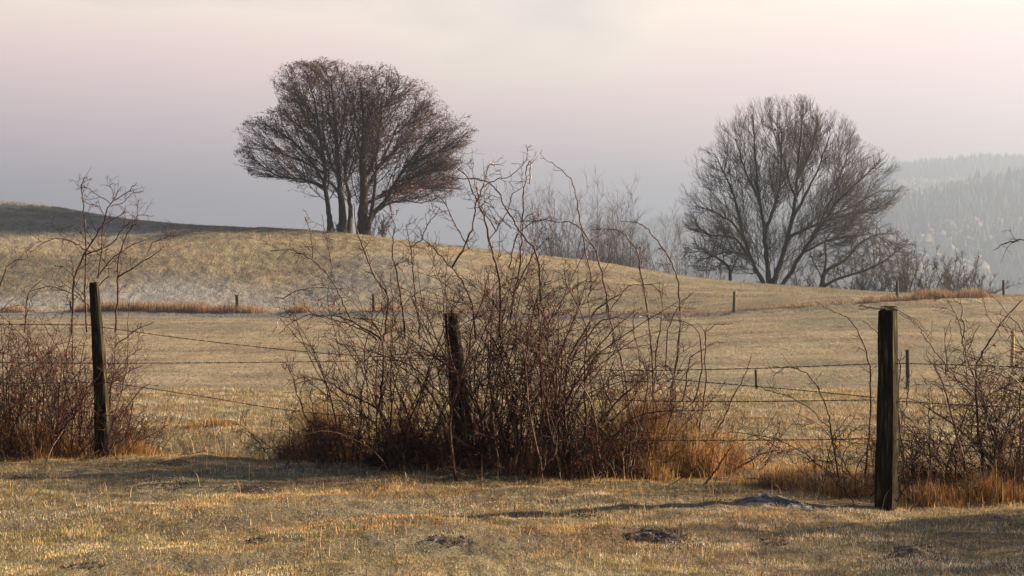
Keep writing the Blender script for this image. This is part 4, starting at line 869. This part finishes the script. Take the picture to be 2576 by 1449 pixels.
# gnarled small tree on its right and a small one on its left
for nm, lb, sd, sds, rows, na, rm, dd_ in [
    ('apple_tree', 'gnarled low spreading tree at the right foot of the largest bare tree', 503,
     [([(1582, 1010), (1580, 980), (1575, 930), (1530, 850), (1510, 780)], False, 0), ([(1580, 965), (1600, 850), (1590, 760), (1640, 690)], True, .3), ([(1590, 980), (1640, 950), (1700, 930), (1800, 900), (1880, 860)], True, -.4), ([(1600, 900), (1700, 850), (1760, 770), (1830, 730)], True, .6)],
     [(640, 1620, 1880), (690, 1550, 1950), (740, 1510, 2010), (790, 1490, 2060), (840, 1490, 2060), (890, 1500, 2020), (930, 1560, 1950)], 2300, .24, 111),
    ('small_tree', 'small round topped tree at the left foot of the largest bare tree', 504,
     [([(1125, 990), (1125, 955), (1125, 890), (1080, 850), (1020, 820)], False, 0), ([(1128, 920), (1150, 860), (1180, 800)], True, .4)],
     [(690, 1020, 1170), (740, 940, 1200), (800, 890, 1220), (860, 870, 1220), (910, 900, 1200)], 1200, .14, 114)]:
    g = np.random.default_rng(sd); seeds = [z3(p, 0, a, dj, dd_) for p, a, dj in sds]
    A = crown_points(rows, dd_, na, g, 3, depth=.85, shell=.55); P, par, rid = colonise(seeds, A, .32, 2.6, .42, g, tropism=(0, 0, -.02), jitter=.3)
    f = P[0]; t = thing(nm, lb, 'tree', (f[0], f[1], float(zg(f[0], f[1])[0]))); tree_meshes(t, P, par, rid == 0, M_bark, M_twig_far, g, rtip=.014, rmax=rm, twig=(3, .6, .6), twup=.05, rt=.010)
GB = 'bare trees and shrubs behind the crest of the hill'
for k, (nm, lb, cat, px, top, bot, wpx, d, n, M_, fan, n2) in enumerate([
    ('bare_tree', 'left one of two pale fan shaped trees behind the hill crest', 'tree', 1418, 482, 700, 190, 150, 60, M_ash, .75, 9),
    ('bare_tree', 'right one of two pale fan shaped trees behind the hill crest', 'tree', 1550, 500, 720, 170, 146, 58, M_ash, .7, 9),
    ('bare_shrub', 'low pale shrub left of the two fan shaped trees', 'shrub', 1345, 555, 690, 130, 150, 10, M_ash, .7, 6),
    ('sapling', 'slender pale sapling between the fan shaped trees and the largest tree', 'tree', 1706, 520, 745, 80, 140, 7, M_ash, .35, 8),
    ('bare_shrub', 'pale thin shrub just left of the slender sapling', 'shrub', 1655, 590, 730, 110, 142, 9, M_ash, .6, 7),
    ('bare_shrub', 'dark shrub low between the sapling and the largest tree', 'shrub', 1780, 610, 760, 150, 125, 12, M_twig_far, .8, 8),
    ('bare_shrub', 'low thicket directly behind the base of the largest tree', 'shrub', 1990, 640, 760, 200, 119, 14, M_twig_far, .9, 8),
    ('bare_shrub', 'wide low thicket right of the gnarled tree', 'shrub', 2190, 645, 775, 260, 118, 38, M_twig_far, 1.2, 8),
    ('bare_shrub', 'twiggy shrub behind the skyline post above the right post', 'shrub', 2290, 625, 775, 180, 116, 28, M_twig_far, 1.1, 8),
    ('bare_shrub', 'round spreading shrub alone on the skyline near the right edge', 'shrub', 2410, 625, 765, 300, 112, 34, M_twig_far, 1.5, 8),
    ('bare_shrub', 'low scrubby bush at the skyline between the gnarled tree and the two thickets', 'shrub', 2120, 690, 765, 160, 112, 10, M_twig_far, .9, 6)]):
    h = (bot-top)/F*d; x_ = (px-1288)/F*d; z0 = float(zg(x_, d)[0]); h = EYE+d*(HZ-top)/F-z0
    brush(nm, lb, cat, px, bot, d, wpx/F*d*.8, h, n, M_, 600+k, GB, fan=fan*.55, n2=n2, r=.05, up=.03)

# ------------------------------------------------------------------ woods across the valley
g = np.random.default_rng(900); V = []; T_ = []; COL = []
n = 19000; uu = g.uniform(.02, .44, n); yy = np.concatenate([g.uniform(1080, 2120, n//2), g.uniform(2300, 3250, n-n//2)]); xx = uu*yy; zz_ = zg(xx, yy)
typ = fbm(xx*.004, yy*.004, 2, 99)+(g.random(n)-.5)*.15 > np.where(yy < 2200, .50, .42); field = (fbm(xx*.003, yy*.003, 2, 88) > .62)
off = 0
for i in range(n):
    if field[i] and not typ[i]: continue
    h = g.uniform(9, 27) if typ[i] else g.uniform(9, 17); m = 7; a = np.arange(m)/m*6.283+g.random()*6; x0, y0, z0 = xx[i], yy[i], zz_[i]
    if typ[i]: prof = [(0.0, .24), (.18, .27), (.20, .20), (.5, .17), (.52, .12), (.8, .06)]
    else: prof = [(.0, .16), (.15, .42), (.45, .55), (.75, .42), (.93, .18)]
    vv = [(x0+h*r_*g.uniform(.75, 1.2)*math.cos(q_), y0+h*r_*math.sin(q_), z0-2+h*s) for s, r_ in prof for q_ in a]+[(x0, y0, z0-2+h*1.02)]
    V += vv; L_ = len(prof)
    for s in range(L_-1):
        for k in range(m): A_, B_ = off+s*m+k, off+s*m+(k+1) % m; T_ += [(A_, B_, B_+m), (A_, B_+m, A_+m)]
    for k in range(m): T_.append((off+(L_-1)*m+k, off+(L_-1)*m+(k+1) % m, off+L_*m))
    c = np.array([.07, .10, .08])*g.uniform(.6, 1.6) if typ[i] else np.array([.30, .26, .19])*g.uniform(.7, 1.35)
    COL += [c]*len(vv); off += len(vv)
tag(mesh_np('forest', np.array(V), None, T_, grass_mat('forest_foliage', .05), smooth=False, col=np.array(COL)), 'misty wooded hillside of spruces and bare woods across the valley', None, None, 'stuff')

# ------------------------------------------------------------------ the air
zmax = float(zg(gx, gy).max())+40
v = [(sx*2700, (5100 if sy > 0 else -190), z_) for z_ in (-160, zmax) for sy in (-1, 1) for sx in (-1, 1)]
hz = mesh_np('haze', v, [(0, 2, 3, 1), (4, 5, 7, 6), (0, 1, 5, 4), (2, 6, 7, 3), (0, 4, 6, 2), (1, 3, 7, 5)], None, None, smooth=False)
m = bpy.data.materials.new('haze'); m.use_nodes = True; N = m.node_tree.nodes; N.remove(N['Principled BSDF'])
pv = N.new('ShaderNodeVolumePrincipled'); pv.inputs['Color'].default_value = (.31, .385, .53, 1); pv.inputs['Density'].default_value = .0007; pv.inputs['Anisotropy'].default_value = .45
m.node_tree.links.new(pv.outputs[0], N['Material Output'].inputs['Volume']); hz.data.materials.append(m)
tag(hz, 'pale winter mist filling the valley', None, None, 'stuff')
